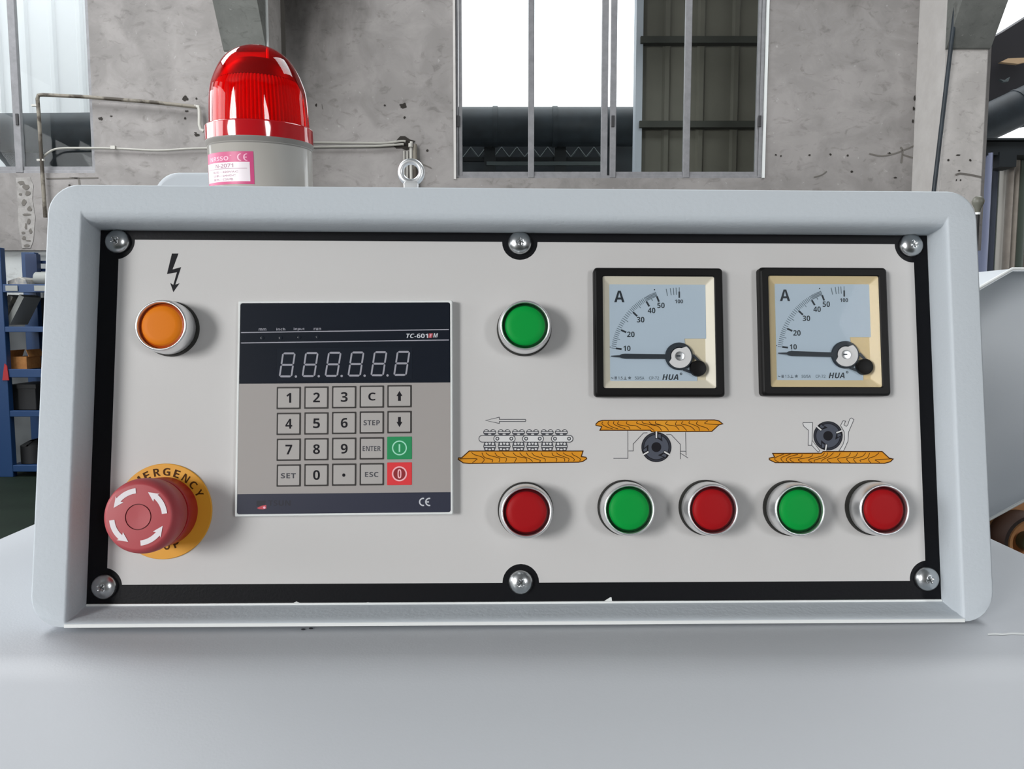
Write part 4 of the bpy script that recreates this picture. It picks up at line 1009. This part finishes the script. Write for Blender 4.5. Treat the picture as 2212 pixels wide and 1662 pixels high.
# seven segment digits, slanted
f = cf(*A_, h1 + 0.00003)
for i in range(6):
    x0, y0 = 500 + 206.5 * i, 549 - 2.6 * i; b = MB()

    def sp(u, v): return (x0 + u * 120 - (v) * 34 + 2, y0 + v * 226)          # unit square -> slanted digit
    tt = 0.075; th = 0.125

    def hseg(v): b.poly([sp(0.08, v), sp(0.16, v - tt / 2), sp(0.84, v - tt / 2), sp(0.92, v), sp(0.84, v + tt / 2), sp(0.16, v + tt / 2)], f, 'segment')

    def vseg(u, v0, v1): b.poly([sp(u, v0 + 0.015), sp(u + th / 2, v0 + 0.05), sp(u + th / 2, v1 - 0.05), sp(u, v1 - 0.015), sp(u - th / 2, v1 - 0.05), sp(u - th / 2, v0 + 0.05)], f, 'segment')
    for v in (0.04, 0.5, 0.96): hseg(v)
    for u in (0.06, 0.94): vseg(u, 0.03, 0.5); vseg(u, 0.5, 0.97)
    if i < 5: b.disc(*sp(1.28, 0.965), 11, f, 'segment', n=10)
    obj('digit', b, disp)
# keys
keys = [['1', '2', '3', 'C', 'up'], ['4', '5', '6', 'STEP', 'down'], ['7', '8', '9', 'ENTER', 'on'], ['SET', '0', '.', 'ESC', 'off']]
for r_i, row in enumerate(keys):
    for c_i, lg in enumerate(row):
        x = 558 + 249.7 * c_i; y = 168 + 233.0 * r_i - 4.0 * c_i
        f = cf(*B_, 0.0); a = f(x - 111, y + 102); d = f(x + 111, y - 102); l_, r_, b0, t0 = a.x, d.x, a.y, d.y
        b = MB(); fc = 'key_grey'; H = 0.00515
        fk = cf(*B_, H + 0.00006); fk2 = cf(*B_, H + 0.00009)
        if lg in ('on', 'off'):
            fc = 'key_green' if lg == 'on' else 'key_red'
            b.loft([at(rrect(l_ - 0.0001, r_ + 0.0001, b0 - 0.0001, t0 + 0.0001, 0.0003, 2), 0.0049), at(rrect(l_, r_, b0, t0, 0.0003, 2), H)], fc)
        else:
            b.loft([at(rrect(l_, r_, b0, t0, 0.0003, 2), 0.0049), at(rrect(l_ + 0.0001, r_ - 0.0001, b0 + 0.0001, t0 - 0.0001, 0.0003, 2), H)], 'key_frame')
            m_ = 0.00085; b.loft([at(rrect(l_ + m_, r_ - m_, b0 + m_, t0 - m_, 0.0003, 2), H), at(rrect(l_ + m_ + 0.0001, r_ - m_ - 0.0001, b0 + m_ + 0.0001, t0 - m_ - 0.0001, 0.0003, 2), H + 0.00004)], fc, False)
        ko = obj('key', b, ct, label={'on': 'green key with a white stroke in a circle', 'off': 'red key with a white zero in a circle'}.get(lg))
        b = MB()
        if lg == 'up': b.poly([(x, y - 48), (x + 27, y - 2), (x + 13, y - 2), (x + 13, y + 42), (x - 13, y + 42), (x - 13, y - 2), (x - 27, y - 2)], fk, 'ink')
        elif lg == 'down': b.poly([(x, y + 46), (x + 27, y - 2), (x + 13, y - 2), (x + 13, y - 46), (x - 13, y - 46), (x - 13, y - 2), (x - 27, y - 2)], fk, 'ink')
        elif lg == 'on': b.ring(x, y, 56, 67, fk, 'key_mint', 40); b.ribbon([(x, y - 34), (x, y + 36)], 14, fk, 'key_mint')
        elif lg == 'off':
            b.disc(x, y, 60, fk, 'key_maroon', n=36); b.ring(x, y, 55, 68, fk2, 'key_pink', 40); b.ribbon(cat([(x - 12, y), (x - 8, y - 32), (x + 8, y - 32), (x + 12, y), (x + 8, y + 32), (x - 8, y + 32)], 3, True), 11, fk2, 'key_pink', True)
        elif lg == '.': b.disc(x - 2, y + 4, 15, fk, 'ink', n=14)
        elif len(lg) == 1: b.text(lg.translate(BOLD), x + 2, y - 1, {'1': 44, 'C': 66}.get(lg, 62), 88 if lg != 'C' else 72, fk, 'ink')
        else: b.text(lg.translate(BOLD), x + (0 if lg != 'SET' else -2), y + 2, {'STEP': 148, 'ENTER': 164, 'SET': 136, 'ESC': 122}[lg], 46, fk, 'ink_grey')
        obj('legend', b, ko)
b = MB(); f = cf(*B_, h1)
b.poly([(268, 1095), (350, 1092), (348, 1130), (300, 1150), (268, 1140)], f, 'logo_dark'); b.poly([(272, 1160), (310, 1140), (356, 1132), (356, 1166), (330, 1172), (290, 1170)], f, 'logo_red'); b.disc(338, 1156, 11, cf(*B_, h1 + 0.00002), 'label_pale', n=10)
b.text('TSUN'.translate(BOLD), 475, 1115, 200, 50, f, 'logo_dark'); obj('maker_mark', b, ft)


def ce(b, x, y, h_, f, m, wd):
    """the CE conformity mark: two open arcs"""
    r = h_ / 2
    for cx_, bar in ((x - r * 0.78, False), (x + r * 0.95, True)):
        pts = [(cx_ + r * cos(R_(a)), y + r * sin(R_(a))) for a in range(75, 286, 15)]
        b.ribbon(pts, wd, f, m)
        if bar: b.ribbon([(cx_ - r, y), (cx_ - r * 0.1, y)], wd, f, m)


b = MB(); ce(b, 1795, 1105, 64, f, 'print_white', 12); obj('conformity_mark', b, ft)

# ------------------------------------------------------------------ on top of the box: beacon, eye bolt
TOPY = 0.1187


def topy(h): return TOPY + (HF - h) * ZA.z / YA.z             # the lid of the box is level


def PROJ(p):
    c_ = RP @ Vector(p) + TP; return CX + F * c_.x / c_.z, CY + F * c_.y / c_.z


def stand(px, py, h, lean):
    """frame on the lid: local z along the standing axis (leaning by lean degrees from the panel's up), -y towards the viewer"""
    x = PX(px, py, h).x; base = Vector((x, topy(h), h)); u = Vector((0, cos(R_(lean)), sin(R_(lean))))

    def height(y):
        lo, hi = -0.05, 0.3
        for _ in range(50):
            m = (lo + hi) / 2
            if PROJ(base + u * m)[1] > y: lo = m
            else: hi = m
        return lo
    return MP @ T(*base) @ Matrix.Rotation(R_(-90 + lean), 4, 'X'), height, base


hB = -0.070
mB, hgt, bB = stand(571, 312, hB, 12.0)
be = thing('warning_beacon', 'red domed warning beacon on a grey base standing on the control box', 'beacon', mB)
bcx = bB.x
dist = (RP @ Vector((bcx, TOPY + 0.03, hB)) + TP).z
s1 = dist / F
zCB, zCT, zDT = hgt(312), hgt(278.5), hgt(99)
rb, rc, rd = 106.5 * s1, 110 * s1, 103 * s1
b = MB(); b.lathe([(rb, 0.0019), (rb, zCB - 0.0035), (rb + 0.0003, zCB - 0.003)], 'beacon_grey', 72, cap0=True, cap1=False); bs = obj('base', b, be, angle=60)
b = MB(); b.lathe([(rb, zCB - 0.0040), (rc - 0.0008, zCB - 0.0028), (rc, zCB - 0.0010), (rc, zCB)], 'beacon_seal', 72, cap0=True); obj('seal_ring', b, be)
b = MB(); b.lathe([(rc - 0.003, zCB), (rc, zCB), (rc, zCT - 0.0008), (rc - 0.0006, zCT), (rd, zCT + 0.0004)], 'beacon_rim', 72, cap1=False); obj('dome_collar', b, be, angle=50)
Hd = zDT - zCT
pr = [(rd, zCT), (rd * 0.985, zCT + Hd * 0.2), (rd * 0.955, zCT + Hd * 0.42), (rd * 0.90, zCT + Hd * 0.55), (rd * 0.80, zCT + Hd * 0.69), (rd * 0.66, zCT + Hd * 0.82), (rd * 0.48, zCT + Hd * 0.915), (rd * 0.27, zCT + Hd * 0.975), (rd * 0.10, zCT + Hd * 0.997), (0.00002, zDT)]
pr2 = [(x.x, x.y) for x in [Vector(p) for p in cat(pr, 4)]]
b = MB(); b.lathe(pr2, 'beacon_red', 72, cap1=False); obj('dome', b, be, angle=80)
b = MB(); nr = 72; loops = []
for zz_, sc2 in ((zCT - 0.001, 0.90), (zCT + Hd * 0.2, 0.885), (zCT + Hd * 0.5, 0.83), (zCT + Hd * 0.56, 0.78)):
    loops.append([((rd * sc2 - 0.0016 * abs(sin(pi * i / 6)) ** 0.7 * -1 - 0.0016) * cos(2 * pi * i / (6 * nr)), (rd * sc2 + 0.0016 * abs(sin(pi * i / 6)) ** 0.7 - 0.0016) * sin(2 * pi * i / (6 * nr)), zz_) for i in range(6 * nr)])
b.loft(loops, 'beacon_lens', False, False); obj('ribbed_lens', b, be, angle=5)
b = MB(); b.lathe([(rd * 0.78, zCT + Hd * 0.56), (rd * 0.66, zCT + Hd * 0.68), (rd * 0.45, zCT + Hd * 0.80), (0.0001, zCT + Hd * 0.86)], 'beacon_inner', 40, cap1=False); obj('reflector_cap', b, be)
# label wrapped round the base
az = math.degrees(math.atan2(-(be.matrix_world.translation.x), be.matrix_world.translation.y))
a0, a1 = az - 79, az - 9
zL0, zL1 = zCB - 0.0285, zCB - 0.0093


def lab(k):
    def fn(u, v):
        a = R_(a0 + (a1 - a0) * u); r_ = rb + 0.00015 + k * 0.00005
        return Vector((r_ * sin(a), -r_ * cos(a), zL0 + (zL1 - zL0) * v))
    return fn


def patch(u0, u1, v0, v1, k, m, n=24):
    bb = MB(); fn = lab(k); us = [u0 + (u1 - u0) * i / n for i in range(n + 1)]
    bb.add([fn(u, v0) for u in us] + [fn(u, v1) for u in us], [(i, i + 1, i + 2 + n, i + 1 + n) for i in range(n)], m); return bb


sk = obj('sticker', patch(0, 1, 0, 1, 0, 'label_pink'), be)
obj('white_field', patch(0.02, 0.94, 0.085, 0.68, 1, 'label_white'), sk)
b = patch(0.06, 0.9, 0.475, 0.492, 2, 'label_ink'); fL = lab(2)
b.text('N-2071'.translate(SANS), 0.50, 0.575, 0.36, 0.12, fL, 'label_ink', 0.02, flip=False)
for i, t_ in enumerate(('电压—220VAC', '功率—24VDC', '颜色—口R电')): b.text(t_, 0.50 - 0.02 * i, 0.385 - 0.115 * i, 0.52 - 0.05 * i, 0.075, fL, 'label_ink', 0.008, flip=False)
obj('small_print', b, sk)
b = MB(); fL = lab(1); b.text('NRSSO'.translate(BOLD), 0.38, 0.80, 0.44, 0.13, fL, 'label_pale', flip=False); b.ring(0.64, 0.88, 0.008, 0.014, fL, 'label_pale', 12)
for cx_, bar in ((0.805, False), (0.90, True)):
    pts = [(cx_ + 0.045 * cos(R_(a)), 0.82 + 0.10 * sin(R_(a))) for a in range(80, 281, 20)]; b.ribbon(pts, 0.022, fL, 'label_pale')
    if bar: b.ribbon([(cx_ - 0.04, 0.82), (cx_ + 0.0, 0.82)], 0.03, fL, 'label_pale')
obj('brand_print', b, sk)

hE = -0.012
mE, hgt, bE = stand(889, 372, hE, 9.0); ex = bE.x; rs = (RP @ Vector((ex, TOPY, hE)) + TP).z / F; zc = hgt(372)
eb = thing('eye_bolt', 'zinc plated lifting eye bolt on top of the control box', 'eye bolt', mE)
b = MB(); n, k2 = 48, 14; vs = []; fs = []
for i in range(n):
    a = 2 * pi * i / n; c_ = Vector((cos(a), 0, sin(a))); tr_ = 6.8 * rs * (1 + 0.15 * max(0, -sin(a)))
    for j in range(k2):
        g_ = 2 * pi * j / k2; vs.append(c_ * (22.3 * rs + tr_ * cos(g_)) + Vector((0, tr_ * sin(g_), zc)))
fs = [(i * k2 + j, ((i + 1) % n) * k2 + j, ((i + 1) % n) * k2 + (j + 1) % k2, i * k2 + (j + 1) % k2) for i in range(n) for j in range(k2)]
b.add(vs, fs, 'zinc_pale'); obj('ring', b, eb, angle=80)
zr = zc - 22 * rs
b = MB(); b.loft([at(rrect(-14 * rs, 14 * rs, -9 * rs, 9 * rs, 2 * rs, 2), 0), at(rrect(-16 * rs, 16 * rs, -9 * rs, 9 * rs, 2 * rs, 2), max(zr - 4 * rs, 0.0005)), at(rrect(-12 * rs, 12 * rs, -7 * rs, 7 * rs, 2 * rs, 2), zr + 3 * rs)], 'zinc_pale'); obj('shank_collar', b, eb)

# ------------------------------------------------------------------ neighbours of the box on the machine deck
b = MB(); Yh = 0.80; cL = WX(328, 404, Yh); cT = WX(372, 371, Yh); wz = ZD
R0 = cT.x - cL.x + 0.004; lo = [(cL.x, wz), (cL.x, cT.z - R0)] + [(cL.x + R0 - R0 * cos(R_(a)), cT.z - R0 + R0 * sin(R_(a))) for a in range(10, 91, 10)]
xr_h = cL.x + 0.15; lo += [(xr_h - R0 + R0 * sin(R_(a)), cT.z - R0 + R0 * cos(R_(a))) for a in range(0, 91, 10)] + [(xr_h, wz)]
b.loft([[(x, Yh, z) for x, z in lo], [(x, Yh + 0.14, z) for x, z in lo]], 'enamel'); tag(obj('motor_cover', b, bevel=0.006, angle=40), 'pale grey round-shouldered cover peeping over the box left of the beacon', 'cover')

# big sheet metal hood to the right
Yq = 0.95; hp = [(2030, 672), (2122, 618), (2186, 581), (2420, 581), (2520, 640), (2520, 960), (2420, 985), (2212, 1082), (2128, 1128), (2030, 1120)]
op = [WX(x, y, Yq) for x, y in hp]; cen = sum(op, Vector()) / len(op)
inn = [p + (cen - p) * 0.02 for p in op]
b = MB(); b.loft([[p + Vector((0, 0.34, 0)) for p in op], op, inn, [p + Vector((0, 0.012, 0)) for p in inn], [p + (cen - p) * 0.14 + Vector((0, 0.045, 0)) for p in op], [p + (cen - p) * 0.3 + Vector((0, 0.065, 0)) for p in op], [p + (cen - p) * 0.6 + Vector((0, 0.075, 0)) for p in op]], 'hood_enamel', True, True)
ho = obj('extraction_hood', b, angle=58)
k = MB(); k.tube(op + [op[0]], 0.0018, 'edge_white', 8); obj('rim_edge', k, ho)
k = MB(); k.box(cen.x - 0.20, cen.x - 0.09, cen.y + 0.15, cen.y + 0.25, 0, cen.z - 0.05, 'enamel'); obj('stand', k, ho)
tag(ho, 'large grey sheet metal hood with a pale rim beside the control box', 'hood')
# orange pulley wheel under the hood
Yo = 1.25; cw = WX(2232, 1175, Yo); pu = thing('pulley_guard', 'orange brown wheel with a dark belt under the grey hood', 'pulley', T(*cw))
px_ = Yo / F
b = MB(); b.obox((-0.035, 0.06, 0.03), (110 * px_, 0, 0), (0, 0.008, 0), (0, 0, 95 * px_), 'orange_wood'); obj('back_board', b, pu)
ROT = Matrix.Rotation(pi / 2, 4, 'X')
b = MB(); b.lathe([(58 * px_, -0.05), (60 * px_, -0.05), (64 * px_, -0.03), (64 * px_, 0.0), (56 * px_, 0.0)], 'dark_ring', 48, cap0=True, cap1=False); q_ = obj('belt', b, pu); q_.matrix_local = ROT
b = MB(); b.lathe([(56 * px_, -0.045), (56 * px_, -0.004), (52 * px_, 0.0), (42 * px_, -0.004), (38 * px_, -0.02), (22 * px_, -0.02)], 'orange_wood', 48, cap0=True); q_ = obj('wheel', b, pu); q_.matrix_local = ROT
b = MB(); b.lathe([(22 * px_, -0.02), (22 * px_, 0.004), (16 * px_, 0.008), (9 * px_, 0.008), (9 * px_, 0.0)], 'bearing_green', 32); q_ = obj('hub', b, pu); q_.matrix_local = ROT
b = MB(); b.lathe([(8 * px_, 0.0), (8 * px_, 0.014), (5 * px_, 0.016)], 'dark_box', 20); q_ = obj('axle', b, pu); q_.matrix_local = ROT
b = MB(); b.box(-0.012, 0.012, 0.065, 0.09, -cw.z, 0.05, 'beam_dark'); obj('stand', b, pu)
# bulb-shaped knob behind the right corner
Yk = 0.70; c = WX(2113, 436, Yk); s_ = Yk / F
kn = thing('lever_knob', 'grey bulb-shaped knob on a dark stem behind the corner of the control box', 'knob', T(c.x, c.y, c.z))
b = MB(); b.lathe([(2.5 * s_, -24 * s_), (5 * s_, -21 * s_), (6 * s_, -15 * s_), (9 * s_, -9 * s_), (11.8 * s_, -3 * s_), (12 * s_, 2 * s_), (10.2 * s_, 7 * s_), (6 * s_, 10.8 * s_), (0.01 * s_, 12 * s_)], 'bulb', 32, cap0=True, cap1=False); obj('ball', b, kn, angle=70)
b = MB(); b.lathe([(5.5 * s_, -27 * s_), (5.5 * s_, -22.5 * s_)], 'edge_white', 20, cap0=True); obj('ferrule', b, kn)
b = MB(); b.lathe([(4.2 * s_, -c.z), (4.2 * s_, -26.5 * s_)], 'dark_box', 16, cap0=True); obj('stem', b, kn)
bpy.context.view_layer.update()
